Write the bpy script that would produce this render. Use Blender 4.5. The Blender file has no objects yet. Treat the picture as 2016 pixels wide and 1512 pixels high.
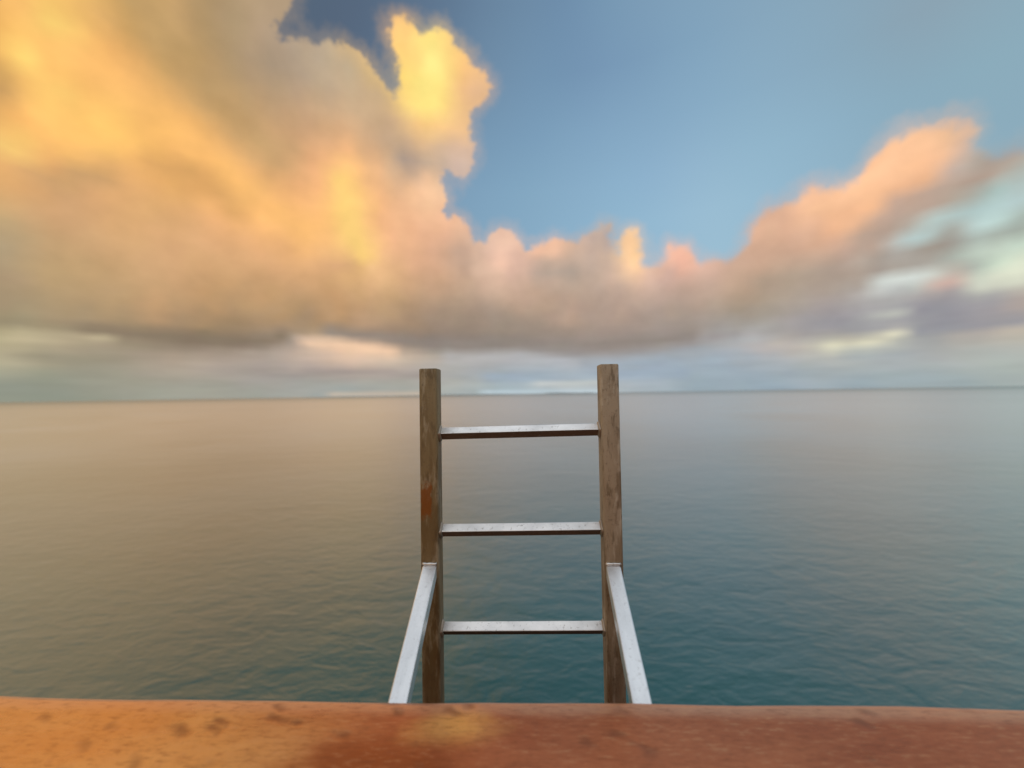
import bpy, bmesh, math, random
from mathutils import Vector, Matrix
R = math.radians
S = bpy.context.scene
COL = S.collection

# ------------------------------------------------------------------ camera
EYE = 7.0                                   # metres above the sea
cam = bpy.data.cameras.new('camera')
cam.sensor_width = 36.0
cam.lens = 757.0 / 2016.0 * 36.0            # ultra-wide phone lens
cam.clip_start = 0.02
cam.clip_end = 200000.0
cam.dof.use_dof = True
cam.dof.focus_distance = 1.12
cam.dof.aperture_fstop = 1.2
co = bpy.data.objects.new('camera', cam)
COL.objects.link(co)
co.matrix_world = Matrix.Translation((0, 0, EYE)) @ Matrix.Rotation(R(91.5), 4, 'X') @ Matrix.Rotation(R(-0.93), 4, 'Z')
S.camera = co

S.view_settings.view_transform = 'Standard'
S.view_settings.look = 'None'
S.view_settings.exposure = 0.0
S.view_settings.gamma = 1.0

# ------------------------------------------------------------------ sun: low, behind the camera to the left, veiled by cloud
SUN_AZ, SUN_EL = R(-140), R(18)
sl = bpy.data.lights.new('sun', 'SUN')
sl.energy = 0.15
sl.angle = R(14)
sl.color = (1.0, 0.72, 0.46)
so = bpy.data.objects.new('sun', sl)
COL.objects.link(so)
sd = Vector((math.sin(SUN_AZ) * math.cos(SUN_EL), math.cos(SUN_AZ) * math.cos(SUN_EL), math.sin(SUN_EL)))
so.rotation_euler = sd.to_track_quat('Z', 'Y').to_euler()
so.location = (-6, -6, EYE + 4)

# ------------------------------------------------------------------ cloud layout, by elevation above the horizon (degrees);
# every row runs from 60 degrees left to 60 degrees right of the sea view
CLOUD_ROWS = [
(-1, (164, 162, 143), (162, 162, 144), (159, 161, 144), (157, 160, 144), (155, 159, 143), (155, 158, 143), (154, 158, 143), (153, 157, 143), (154, 157, 143), (156, 159, 144), (159, 160, 145), (161, 161, 147), (162, 162, 148), (163, 163, 150), (164, 164, 151), (165, 164, 151), (166, 164, 152), (166, 165, 153), (166, 165, 154), (165, 165, 155), (165, 166, 156), (166, 167, 159), (167, 168, 161), (168, 168, 161), (168, 170, 163), (168, 171, 166), (176, 176, 168), (177, 177, 169), (178, 177, 169), (180, 177, 168), (182, 177, 167), (183, 178, 168), (184, 179, 168), (185, 180, 168), (186, 180, 169), (188, 181, 170), (174, 177, 173), (174, 179, 175), (174, 179, 177), (173, 180, 178), (173, 180, 180), (172, 182, 182), (176, 189, 192), (176, 190, 195), (176, 191, 196), (178, 192, 197), (178, 193, 199), (180, 194, 200), (182, 195, 201), (183, 197, 203), (186, 199, 204), (187, 200, 205), (189, 201, 206), (189, 201, 207), (189, 202, 208), (190, 203, 209), (178, 187, 191), (176, 186, 191), (175, 185, 190), (173, 184, 190), (170, 182, 189), (168, 181, 188), (165, 179, 186), (161, 176, 184), (159, 175, 184), (158, 174, 183), (158, 174, 183), (159, 174, 184), (158, 174, 183), (156, 172, 182), (155, 171, 182), (155, 171, 182), (157, 172, 182), (161, 174, 182), (162, 175, 181), (160, 174, 181), (159, 173, 180), (158, 173, 180), (161, 175, 180), (164, 176, 180), (164, 177, 180), (164, 177, 180), (164, 177, 180), (168, 180, 180), (171, 182, 180), (172, 182, 180), (173, 182, 179), (174, 182, 178), (175, 181, 178), (175, 181, 177), (176, 180, 176)),
(0.1, (164, 162, 143), (162, 162, 144), (159, 161, 144), (157, 160, 144), (155, 159, 143), (155, 158, 143), (154, 158, 143), (153, 157, 143), (154, 157, 143), (156, 159, 144), (159, 160, 145), (161, 161, 147), (162, 162, 148), (163, 163, 150), (164, 164, 151), (165, 164, 151), (166, 164, 152), (166, 165, 153), (166, 165, 154), (165, 165, 155), (165, 166, 156), (166, 167, 159), (167, 168, 161), (168, 168, 161), (168, 170, 163), (168, 171, 166), (178, 177, 168), (179, 178, 169), (180, 178, 169), (182, 178, 168), (184, 178, 167), (185, 179, 168), (186, 180, 168), (187, 180, 168), (189, 181, 169), (190, 182, 169), (174, 177, 173), (174, 179, 175), (174, 179, 177), (173, 180, 178), (173, 180, 180), (172, 182, 182), (178, 190, 194), (177, 191, 196), (178, 192, 198), (179, 193, 199), (180, 194, 201), (181, 196, 202), (183, 197, 203), (185, 198, 204), (187, 200, 206), (188, 201, 207), (190, 202, 208), (190, 203, 209), (190, 203, 210), (191, 204, 211), (179, 187, 191), (176, 186, 191), (175, 185, 190), (173, 184, 190), (171, 182, 189), (168, 181, 188), (165, 179, 186), (161, 176, 184), (159, 175, 184), (158, 174, 183), (158, 174, 183), (159, 174, 184), (158, 174, 183), (156, 172, 182), (155, 171, 182), (155, 171, 182), (157, 172, 182), (161, 174, 182), (162, 175, 181), (160, 174, 181), (159, 173, 180), (159, 173, 180), (161, 175, 180), (164, 176, 180), (164, 177, 180), (164, 177, 180), (164, 177, 180), (168, 180, 180), (171, 182, 180), (173, 182, 180), (174, 182, 179), (174, 182, 178), (175, 181, 178), (175, 181, 177), (176, 180, 176)),
(0.25, (164, 162, 143), (162, 162, 144), (159, 161, 144), (157, 160, 144), (155, 159, 143), (154, 158, 143), (154, 158, 143), (153, 157, 143), (154, 158, 143), (156, 159, 144), (159, 160, 145), (161, 161, 147), (162, 162, 148), (163, 163, 150), (164, 164, 151), (165, 164, 152), (166, 164, 152), (166, 165, 153), (166, 165, 154), (165, 165, 155), (165, 166, 156), (166, 167, 159), (167, 168, 161), (168, 168, 161), (168, 169, 163), (168, 171, 166), (196, 183, 168), (197, 184, 169), (197, 184, 168), (198, 184, 168), (199, 184, 168), (200, 185, 168), (200, 185, 168), (200, 185, 168), (201, 185, 168), (201, 186, 168), (174, 177, 172), (175, 179, 174), (174, 179, 176), (173, 180, 178), (173, 180, 180), (172, 182, 182), (188, 203, 209), (188, 204, 211), (189, 205, 212), (190, 205, 213), (190, 206, 213), (191, 207, 214), (192, 207, 215), (193, 208, 215), (193, 208, 215), (194, 208, 216), (194, 209, 216), (194, 208, 216), (194, 208, 215), (193, 208, 215), (179, 188, 192), (177, 186, 191), (175, 185, 191), (173, 184, 190), (171, 182, 189), (169, 181, 188), (166, 179, 187), (161, 176, 185), (159, 175, 184), (158, 174, 183), (158, 174, 183), (159, 174, 184), (158, 174, 183), (156, 172, 182), (155, 171, 182), (155, 171, 181), (158, 172, 182), (161, 174, 182), (162, 174, 181), (161, 174, 181), (159, 173, 180), (159, 173, 180), (161, 175, 180), (163, 176, 180), (164, 177, 180), (165, 177, 180), (164, 178, 180), (169, 181, 180), (172, 182, 180), (173, 182, 180), (174, 182, 179), (174, 182, 179), (175, 182, 178), (175, 181, 177), (176, 180, 176)),
(0.45, (165, 163, 143), (162, 162, 144), (160, 161, 144), (157, 160, 144), (155, 159, 144), (154, 158, 143), (154, 158, 143), (153, 158, 143), (154, 158, 144), (157, 159, 144), (159, 160, 145), (161, 161, 147), (162, 162, 148), (163, 163, 150), (165, 164, 151), (165, 164, 152), (166, 164, 152), (166, 165, 153), (166, 165, 154), (165, 165, 155), (165, 166, 156), (167, 167, 159), (167, 168, 160), (168, 168, 161), (168, 169, 163), (168, 171, 166), (190, 181, 168), (190, 182, 169), (189, 181, 168), (189, 181, 168), (190, 180, 167), (189, 180, 167), (189, 180, 168), (189, 181, 168), (189, 181, 168), (189, 181, 169), (175, 177, 172), (175, 178, 174), (174, 179, 176), (174, 180, 178), (173, 180, 180), (172, 182, 182), (189, 204, 210), (188, 203, 210), (187, 203, 210), (187, 202, 209), (186, 201, 208), (186, 201, 207), (186, 200, 207), (186, 200, 206), (187, 199, 205), (188, 199, 204), (188, 199, 203), (187, 198, 202), (186, 197, 201), (186, 196, 201), (180, 188, 192), (178, 187, 191), (176, 186, 191), (174, 184, 190), (171, 182, 189), (169, 181, 188), (167, 180, 187), (162, 176, 185), (159, 175, 184), (158, 174, 183), (158, 174, 183), (159, 174, 184), (158, 174, 183), (156, 172, 182), (154, 171, 182), (155, 171, 182), (158, 173, 182), (162, 174, 182), (162, 175, 181), (161, 174, 181), (159, 173, 180), (159, 174, 180), (162, 175, 180), (163, 176, 180), (163, 176, 180), (165, 177, 180), (165, 178, 180), (170, 181, 180), (172, 182, 180), (173, 182, 179), (174, 182, 179), (175, 182, 179), (175, 182, 178), (176, 181, 177), (176, 180, 176)),
(0.9, (166, 163, 143), (163, 163, 144), (161, 162, 144), (158, 160, 144), (155, 159, 144), (154, 158, 144), (154, 158, 144), (154, 158, 144), (156, 159, 145), (158, 159, 144), (160, 160, 145), (162, 161, 147), (163, 162, 148), (164, 164, 150), (166, 164, 151), (166, 165, 152), (166, 165, 152), (167, 165, 153), (166, 165, 154), (166, 165, 155), (166, 166, 157), (167, 166, 158), (167, 167, 160), (168, 168, 162), (168, 169, 163), (168, 170, 165), (168, 172, 167), (167, 173, 169), (168, 172, 168), (169, 172, 166), (170, 172, 166), (171, 173, 166), (172, 173, 166), (172, 174, 167), (174, 175, 168), (175, 176, 169), (176, 178, 171), (176, 179, 173), (176, 180, 175), (175, 180, 177), (174, 181, 179), (173, 181, 181), (172, 182, 184), (170, 183, 186), (169, 183, 188), (169, 184, 189), (171, 184, 190), (175, 186, 190), (180, 189, 192), (181, 189, 192), (184, 191, 192), (186, 192, 193), (185, 192, 193), (184, 191, 193), (183, 190, 193), (185, 192, 193), (180, 188, 192), (179, 187, 192), (178, 186, 192), (174, 184, 191), (171, 182, 189), (170, 181, 189), (168, 180, 188), (163, 177, 185), (159, 175, 184), (158, 174, 184), (158, 174, 184), (159, 174, 184), (158, 174, 183), (156, 172, 182), (156, 172, 182), (158, 173, 182), (161, 174, 182), (164, 175, 182), (165, 176, 181), (163, 175, 181), (161, 174, 180), (160, 174, 180), (163, 176, 180), (163, 176, 180), (163, 176, 180), (165, 178, 180), (167, 179, 180), (172, 182, 180), (173, 183, 180), (174, 183, 179), (175, 183, 179), (176, 183, 179), (176, 182, 178), (176, 181, 177), (176, 180, 176)),
(1.5, (168, 164, 143), (166, 164, 144), (164, 164, 145), (161, 163, 145), (158, 161, 145), (156, 159, 144), (155, 159, 145), (156, 159, 144), (157, 159, 144), (159, 159, 144), (161, 160, 145), (163, 161, 146), (165, 163, 148), (167, 165, 151), (168, 166, 153), (168, 166, 153), (167, 165, 153), (167, 165, 153), (167, 165, 154), (167, 164, 155), (167, 165, 156), (168, 165, 157), (168, 166, 159), (168, 167, 161), (168, 168, 161), (168, 169, 163), (168, 170, 164), (168, 171, 165), (169, 171, 165), (170, 171, 164), (170, 171, 164), (171, 172, 164), (172, 172, 164), (173, 173, 165), (175, 174, 166), (177, 176, 168), (178, 177, 170), (177, 178, 172), (178, 179, 174), (178, 180, 175), (176, 180, 178), (175, 181, 179), (172, 181, 182), (170, 181, 185), (169, 182, 188), (170, 182, 189), (171, 183, 189), (178, 188, 192), (194, 198, 197), (194, 198, 197), (194, 198, 197), (194, 199, 197), (194, 199, 197), (194, 199, 197), (194, 199, 197), (195, 199, 198), (178, 187, 192), (176, 185, 192), (173, 184, 191), (171, 182, 191), (170, 181, 190), (169, 181, 190), (167, 180, 188), (163, 177, 187), (160, 175, 184), (159, 175, 184), (160, 175, 185), (160, 175, 185), (159, 174, 184), (158, 173, 183), (159, 173, 183), (160, 174, 182), (162, 174, 182), (164, 176, 182), (167, 177, 181), (167, 177, 181), (166, 177, 181), (166, 177, 181), (166, 178, 181), (166, 178, 180), (167, 178, 181), (169, 179, 180), (173, 182, 180), (174, 183, 180), (175, 184, 179), (176, 184, 179), (176, 184, 179), (177, 184, 179), (177, 183, 177), (177, 181, 176), (177, 179, 175)),
(2.1, (170, 165, 143), (170, 166, 144), (169, 166, 145), (167, 166, 146), (165, 165, 146), (162, 163, 145), (160, 161, 144), (158, 160, 143), (158, 159, 143), (160, 159, 143), (162, 160, 144), (164, 161, 145), (167, 163, 147), (170, 165, 150), (171, 165, 151), (171, 166, 153), (171, 166, 153), (170, 165, 153), (169, 164, 153), (168, 162, 154), (167, 162, 155), (168, 163, 156), (168, 164, 157), (168, 165, 159), (168, 166, 159), (169, 166, 159), (170, 167, 159), (170, 166, 159), (171, 167, 160), (172, 169, 160), (173, 170, 161), (174, 170, 162), (174, 171, 162), (174, 171, 162), (175, 172, 164), (176, 173, 166), (176, 174, 168), (177, 176, 171), (178, 178, 172), (178, 179, 174), (175, 178, 176), (173, 178, 178), (168, 177, 183), (165, 177, 187), (164, 178, 188), (164, 178, 189), (163, 178, 190), (164, 179, 191), (167, 181, 191), (167, 181, 192), (168, 181, 192), (169, 182, 192), (170, 182, 192), (170, 183, 192), (171, 183, 192), (172, 184, 193), (165, 179, 191), (164, 178, 191), (164, 178, 191), (164, 178, 191), (163, 178, 190), (163, 177, 190), (162, 177, 190), (161, 176, 189), (162, 177, 186), (161, 176, 186), (161, 176, 186), (161, 175, 185), (161, 175, 185), (161, 175, 185), (162, 175, 184), (165, 176, 183), (164, 175, 183), (167, 177, 182), (169, 178, 181), (171, 179, 181), (172, 180, 181), (172, 180, 181), (172, 180, 181), (172, 179, 181), (172, 180, 180), (174, 181, 180), (176, 182, 180), (177, 184, 179), (177, 185, 179), (177, 184, 179), (177, 184, 179), (178, 184, 178), (178, 182, 176), (177, 180, 174), (177, 178, 173)),
(2.8, (173, 166, 142), (174, 168, 144), (174, 169, 145), (174, 169, 146), (173, 169, 146), (171, 168, 146), (168, 165, 144), (163, 162, 142), (161, 159, 141), (161, 158, 141), (164, 160, 143), (166, 161, 144), (170, 162, 147), (173, 164, 149), (175, 166, 151), (176, 166, 152), (174, 165, 152), (172, 163, 152), (171, 162, 152), (170, 162, 153), (169, 161, 153), (167, 159, 153), (167, 160, 153), (167, 159, 153), (168, 160, 153), (170, 161, 153), (173, 164, 156), (174, 164, 156), (175, 165, 156), (175, 165, 156), (175, 165, 156), (175, 165, 157), (174, 164, 157), (173, 164, 157), (172, 163, 157), (172, 163, 157), (173, 167, 162), (175, 173, 169), (173, 173, 171), (172, 174, 173), (170, 174, 175), (170, 175, 177), (164, 175, 185), (162, 176, 188), (162, 176, 188), (162, 176, 189), (164, 177, 189), (164, 178, 189), (164, 178, 189), (166, 179, 189), (168, 180, 190), (169, 181, 190), (169, 181, 190), (168, 180, 190), (166, 179, 190), (165, 178, 191), (164, 178, 191), (163, 177, 191), (162, 177, 191), (162, 177, 191), (162, 177, 191), (162, 177, 190), (162, 177, 190), (161, 176, 190), (163, 177, 188), (163, 177, 187), (162, 177, 187), (163, 177, 188), (164, 177, 187), (167, 178, 186), (168, 178, 185), (170, 179, 185), (172, 180, 184), (175, 182, 182), (177, 182, 182), (179, 183, 181), (178, 183, 181), (175, 181, 181), (174, 180, 181), (174, 180, 181), (175, 180, 180), (177, 180, 179), (178, 182, 178), (178, 183, 178), (177, 183, 178), (178, 183, 177), (179, 181, 175), (179, 181, 175), (178, 179, 173), (178, 178, 172), (178, 177, 172)),
(3.5, (175, 167, 141), (176, 168, 142), (178, 170, 143), (179, 171, 145), (181, 173, 147), (183, 175, 148), (179, 171, 146), (170, 162, 139), (165, 158, 137), (163, 157, 138), (164, 158, 140), (168, 160, 143), (173, 163, 146), (176, 164, 148), (178, 166, 150), (178, 166, 152), (176, 164, 152), (174, 163, 152), (173, 162, 152), (172, 162, 152), (172, 161, 153), (172, 162, 153), (173, 162, 154), (176, 164, 155), (172, 160, 153), (172, 160, 153), (173, 160, 153), (172, 160, 153), (173, 160, 153), (173, 161, 153), (174, 161, 154), (175, 163, 155), (175, 163, 156), (176, 165, 157), (176, 166, 159), (175, 167, 160), (176, 170, 165), (177, 174, 170), (176, 175, 171), (175, 175, 173), (174, 175, 175), (172, 175, 177), (170, 176, 179), (171, 177, 181), (170, 178, 182), (170, 178, 184), (170, 179, 186), (171, 180, 187), (171, 180, 188), (171, 181, 189), (173, 182, 189), (174, 182, 189), (175, 183, 190), (170, 180, 189), (169, 179, 189), (167, 179, 189), (166, 178, 189), (166, 178, 189), (166, 178, 188), (165, 177, 189), (164, 177, 190), (164, 177, 190), (164, 178, 190), (164, 178, 189), (164, 177, 187), (164, 178, 189), (165, 178, 189), (166, 178, 187), (169, 178, 185), (170, 179, 186), (172, 180, 185), (175, 181, 185), (178, 182, 184), (182, 184, 182), (183, 185, 181), (183, 185, 181), (174, 180, 180), (174, 181, 181), (173, 179, 180), (171, 177, 179), (173, 177, 178), (176, 178, 176), (177, 179, 175), (177, 180, 175), (179, 181, 175), (181, 182, 175), (182, 182, 174), (181, 180, 172), (179, 178, 171), (178, 176, 171), (178, 177, 172)),
(4.2, (178, 168, 140), (180, 170, 142), (182, 173, 144), (183, 174, 145), (183, 173, 144), (181, 171, 144), (169, 160, 136), (162, 154, 132), (162, 154, 133), (162, 154, 133), (163, 154, 134), (166, 156, 137), (172, 160, 142), (177, 163, 146), (179, 164, 147), (180, 166, 150), (180, 166, 151), (178, 164, 151), (176, 163, 151), (175, 163, 152), (174, 162, 153), (176, 164, 154), (178, 165, 156), (182, 168, 157), (182, 167, 157), (188, 171, 159), (192, 174, 160), (194, 175, 161), (199, 178, 162), (199, 180, 163), (199, 180, 164), (197, 180, 165), (195, 180, 165), (193, 179, 166), (190, 178, 167), (187, 178, 168), (185, 177, 169), (182, 177, 170), (179, 177, 173), (178, 177, 174), (177, 177, 175), (176, 176, 176), (175, 176, 176), (175, 177, 179), (175, 179, 182), (175, 179, 183), (175, 179, 183), (176, 181, 185), (176, 181, 185), (177, 181, 186), (178, 183, 188), (180, 184, 189), (180, 184, 189), (171, 177, 184), (169, 176, 184), (168, 177, 185), (166, 177, 187), (166, 177, 187), (165, 177, 188), (164, 177, 189), (164, 177, 188), (165, 177, 188), (165, 177, 188), (165, 176, 186), (165, 176, 185), (165, 178, 188), (165, 179, 189), (168, 178, 187), (170, 179, 186), (171, 179, 186), (177, 180, 184), (180, 181, 182), (186, 183, 179), (188, 186, 180), (191, 189, 180), (201, 200, 185), (187, 190, 182), (188, 191, 183), (184, 187, 181), (181, 184, 179), (175, 177, 175), (173, 174, 172), (180, 178, 172), (183, 180, 172), (187, 183, 173), (188, 184, 172), (186, 182, 171), (180, 178, 170), (179, 177, 170), (179, 178, 172), (180, 180, 174)),
(5, (178, 166, 136), (180, 168, 138), (182, 171, 141), (185, 174, 143), (186, 176, 144), (181, 170, 140), (180, 169, 140), (175, 164, 138), (173, 161, 137), (169, 157, 135), (167, 156, 135), (166, 154, 134), (169, 155, 137), (171, 156, 138), (174, 158, 140), (173, 158, 141), (174, 158, 142), (175, 160, 145), (175, 160, 146), (174, 160, 147), (176, 162, 150), (180, 167, 155), (185, 169, 156), (191, 174, 160), (200, 180, 165), (206, 184, 166), (210, 186, 166), (216, 190, 168), (219, 192, 170), (215, 190, 169), (214, 190, 169), (212, 190, 169), (212, 191, 171), (203, 186, 168), (196, 181, 165), (192, 179, 165), (189, 178, 166), (186, 177, 168), (185, 181, 178), (184, 181, 178), (184, 181, 179), (183, 181, 180), (182, 181, 180), (181, 180, 180), (180, 179, 180), (180, 180, 182), (181, 182, 184), (182, 183, 186), (182, 184, 187), (182, 184, 187), (181, 183, 187), (179, 181, 185), (175, 177, 180), (170, 173, 177), (169, 173, 177), (166, 170, 175), (165, 168, 173), (165, 169, 174), (164, 170, 176), (164, 170, 176), (164, 170, 176), (165, 173, 181), (165, 172, 178), (165, 172, 178), (166, 173, 179), (167, 175, 182), (168, 176, 184), (170, 177, 184), (173, 178, 183), (179, 179, 181), (185, 180, 178), (188, 182, 178), (191, 184, 177), (194, 187, 177), (200, 196, 180), (220, 216, 191), (213, 209, 187), (221, 217, 192), (210, 207, 186), (187, 187, 176), (172, 173, 170), (168, 168, 167), (179, 174, 168), (183, 176, 169), (193, 184, 172), (196, 187, 173), (181, 177, 169), (179, 176, 170), (179, 177, 171), (180, 179, 173), (181, 181, 174)),
(5.7, (177, 163, 134), (178, 165, 135), (180, 168, 137), (183, 172, 140), (189, 177, 144), (191, 180, 146), (197, 184, 151), (193, 180, 149), (185, 171, 143), (177, 164, 138), (172, 158, 135), (164, 151, 129), (160, 147, 126), (157, 143, 124), (159, 144, 126), (158, 143, 126), (161, 145, 129), (162, 147, 131), (165, 150, 135), (170, 156, 142), (171, 157, 144), (176, 162, 149), (183, 167, 154), (192, 173, 157), (201, 180, 162), (210, 186, 167), (216, 190, 169), (222, 193, 169), (226, 196, 169), (228, 197, 171), (227, 198, 171), (226, 197, 171), (226, 197, 170), (203, 183, 163), (195, 177, 160), (189, 174, 159), (184, 172, 158), (182, 173, 162), (184, 180, 177), (183, 180, 177), (183, 180, 178), (182, 180, 178), (182, 180, 180), (182, 181, 181), (182, 181, 181), (182, 181, 182), (181, 181, 183), (178, 177, 177), (174, 173, 173), (171, 168, 168), (167, 163, 162), (164, 160, 158), (162, 157, 156), (161, 156, 154), (160, 155, 153), (160, 154, 152), (159, 154, 152), (160, 155, 153), (160, 156, 155), (160, 157, 157), (161, 159, 159), (162, 160, 160), (162, 163, 165), (164, 167, 172), (165, 170, 175), (166, 172, 177), (169, 173, 176), (173, 175, 177), (177, 177, 178), (182, 179, 178), (186, 181, 178), (191, 184, 176), (188, 181, 175), (184, 180, 173), (184, 180, 171), (185, 182, 170), (186, 181, 169), (187, 184, 172), (205, 201, 183), (217, 213, 190), (165, 165, 166), (157, 157, 162), (157, 157, 162), (158, 156, 161), (161, 159, 162), (162, 160, 163), (178, 173, 167), (179, 175, 168), (180, 177, 170), (182, 180, 173), (182, 182, 174)),
(6.4, (184, 165, 132), (179, 164, 134), (178, 164, 134), (178, 165, 134), (178, 166, 135), (178, 166, 134), (188, 176, 143), (188, 175, 144), (185, 171, 142), (187, 172, 143), (190, 176, 146), (160, 146, 123), (155, 140, 119), (150, 135, 115), (147, 132, 113), (144, 128, 110), (143, 128, 110), (145, 130, 112), (147, 131, 115), (150, 134, 119), (152, 138, 123), (162, 147, 133), (172, 157, 143), (185, 167, 152), (207, 183, 162), (218, 190, 166), (225, 194, 167), (233, 198, 168), (234, 200, 169), (239, 203, 171), (241, 205, 172), (241, 205, 173), (238, 203, 172), (197, 175, 155), (184, 167, 150), (174, 159, 146), (166, 155, 144), (163, 154, 144), (165, 158, 151), (166, 158, 152), (167, 160, 155), (168, 162, 157), (167, 161, 157), (167, 161, 157), (167, 162, 158), (165, 160, 156), (162, 156, 152), (159, 152, 147), (158, 151, 147), (156, 149, 144), (155, 148, 143), (155, 147, 142), (154, 146, 141), (154, 145, 140), (154, 144, 138), (153, 143, 137), (153, 143, 136), (154, 144, 138), (155, 146, 140), (156, 147, 142), (157, 149, 144), (158, 151, 146), (159, 153, 150), (160, 154, 152), (161, 156, 155), (165, 163, 162), (168, 166, 166), (171, 171, 171), (174, 175, 176), (183, 184, 184), (181, 179, 178), (179, 175, 171), (175, 169, 164), (167, 162, 160), (165, 161, 159), (166, 162, 160), (161, 159, 160), (162, 161, 163), (165, 164, 165), (173, 171, 169), (162, 162, 164), (157, 156, 162), (156, 155, 161), (161, 158, 162), (164, 160, 162), (167, 162, 162), (175, 169, 164), (178, 173, 166), (181, 177, 170), (182, 180, 173), (183, 182, 175)),
(7.1, (188, 167, 130), (183, 166, 133), (180, 165, 134), (178, 164, 134), (175, 162, 131), (158, 146, 119), (161, 149, 122), (164, 150, 122), (161, 147, 121), (150, 135, 113), (148, 133, 112), (147, 131, 111), (145, 130, 110), (144, 129, 109), (143, 128, 108), (143, 127, 108), (143, 128, 108), (143, 128, 109), (143, 128, 109), (142, 127, 109), (144, 129, 111), (147, 131, 113), (159, 143, 127), (178, 161, 146), (228, 196, 168), (236, 202, 171), (237, 202, 171), (240, 204, 172), (241, 205, 172), (238, 202, 170), (233, 198, 167), (219, 187, 160), (202, 175, 152), (170, 152, 137), (158, 144, 132), (153, 141, 130), (149, 138, 130), (149, 138, 130), (149, 140, 132), (150, 140, 132), (151, 141, 133), (151, 141, 134), (151, 142, 134), (151, 142, 134), (151, 141, 134), (151, 141, 133), (151, 141, 134), (151, 141, 134), (152, 143, 136), (153, 143, 136), (152, 143, 135), (152, 143, 135), (152, 142, 135), (152, 142, 134), (152, 141, 134), (152, 142, 134), (152, 141, 134), (152, 141, 133), (152, 141, 133), (151, 141, 133), (151, 141, 134), (151, 142, 134), (152, 142, 135), (153, 144, 138), (156, 148, 143), (163, 158, 157), (162, 156, 155), (165, 161, 160), (167, 164, 163), (177, 174, 173), (172, 169, 167), (169, 165, 162), (170, 165, 163), (165, 161, 162), (163, 160, 162), (160, 157, 161), (160, 159, 162), (164, 163, 165), (169, 168, 169), (166, 165, 167), (160, 159, 163), (157, 156, 161), (156, 154, 160), (161, 158, 162), (166, 160, 161), (177, 166, 160), (178, 171, 166), (181, 175, 169), (182, 179, 171), (183, 181, 173), (183, 182, 175)),
(7.8, (190, 167, 130), (185, 166, 132), (181, 165, 133), (179, 163, 133), (176, 160, 129), (167, 152, 122), (167, 154, 125), (168, 151, 122), (164, 146, 119), (156, 139, 115), (156, 138, 114), (155, 137, 113), (158, 139, 113), (158, 137, 112), (154, 134, 110), (153, 133, 109), (151, 133, 108), (153, 133, 109), (151, 132, 110), (150, 132, 111), (151, 134, 115), (151, 135, 116), (146, 131, 112), (177, 160, 143), (210, 184, 161), (221, 192, 165), (218, 189, 162), (212, 184, 158), (199, 174, 152), (185, 163, 145), (173, 155, 139), (165, 149, 136), (158, 144, 133), (152, 140, 131), (150, 139, 130), (149, 138, 129), (148, 137, 129), (148, 137, 129), (148, 138, 130), (149, 138, 130), (149, 139, 131), (149, 139, 131), (150, 139, 131), (150, 140, 132), (151, 141, 132), (151, 141, 132), (151, 141, 132), (152, 141, 133), (154, 142, 134), (156, 144, 136), (157, 145, 137), (157, 145, 137), (158, 146, 137), (158, 145, 137), (158, 146, 137), (159, 146, 138), (158, 146, 137), (159, 146, 138), (159, 147, 139), (159, 147, 139), (158, 147, 139), (158, 147, 140), (156, 145, 138), (154, 144, 137), (154, 144, 137), (166, 158, 153), (166, 161, 157), (168, 164, 160), (170, 165, 160), (174, 171, 167), (176, 173, 169), (173, 169, 165), (170, 165, 164), (165, 161, 162), (161, 158, 161), (161, 158, 162), (162, 159, 163), (171, 170, 170), (187, 188, 182), (187, 188, 182), (159, 157, 162), (155, 154, 160), (159, 157, 162), (163, 160, 163), (166, 162, 163), (180, 169, 162), (183, 177, 170), (184, 180, 172), (184, 181, 173), (183, 182, 174), (183, 183, 175)),
(8.5, (192, 168, 129), (187, 166, 131), (183, 165, 132), (179, 163, 131), (175, 158, 127), (170, 151, 122), (174, 157, 126), (178, 158, 126), (174, 153, 121), (173, 152, 121), (177, 153, 120), (172, 149, 117), (179, 152, 119), (184, 153, 118), (170, 144, 114), (169, 143, 112), (172, 145, 112), (164, 140, 110), (163, 140, 112), (163, 140, 113), (165, 142, 116), (166, 144, 120), (161, 141, 120), (171, 150, 126), (176, 154, 129), (178, 156, 131), (159, 146, 133), (157, 144, 132), (155, 142, 131), (155, 142, 131), (156, 142, 131), (156, 143, 131), (157, 142, 130), (155, 141, 128), (153, 138, 126), (150, 135, 123), (147, 134, 123), (147, 134, 124), (148, 135, 125), (149, 136, 126), (150, 137, 127), (151, 138, 128), (151, 139, 129), (152, 140, 130), (153, 141, 130), (154, 141, 131), (154, 141, 131), (155, 142, 131), (156, 143, 132), (159, 145, 134), (159, 145, 134), (161, 146, 135), (163, 148, 136), (164, 148, 138), (164, 149, 139), (165, 149, 139), (165, 149, 139), (166, 150, 140), (166, 151, 142), (167, 152, 142), (166, 152, 143), (165, 152, 144), (164, 151, 143), (162, 150, 141), (162, 150, 141), (166, 156, 148), (166, 158, 152), (169, 162, 156), (169, 162, 154), (170, 163, 155), (171, 165, 157), (172, 165, 159), (168, 161, 158), (164, 159, 159), (164, 159, 160), (163, 158, 160), (166, 161, 163), (169, 166, 167), (172, 170, 170), (169, 168, 169), (163, 160, 164), (160, 157, 161), (164, 161, 164), (173, 172, 170), (176, 174, 171), (188, 182, 172), (188, 184, 174), (187, 184, 175), (185, 183, 174), (184, 182, 174), (183, 183, 175)),
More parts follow.
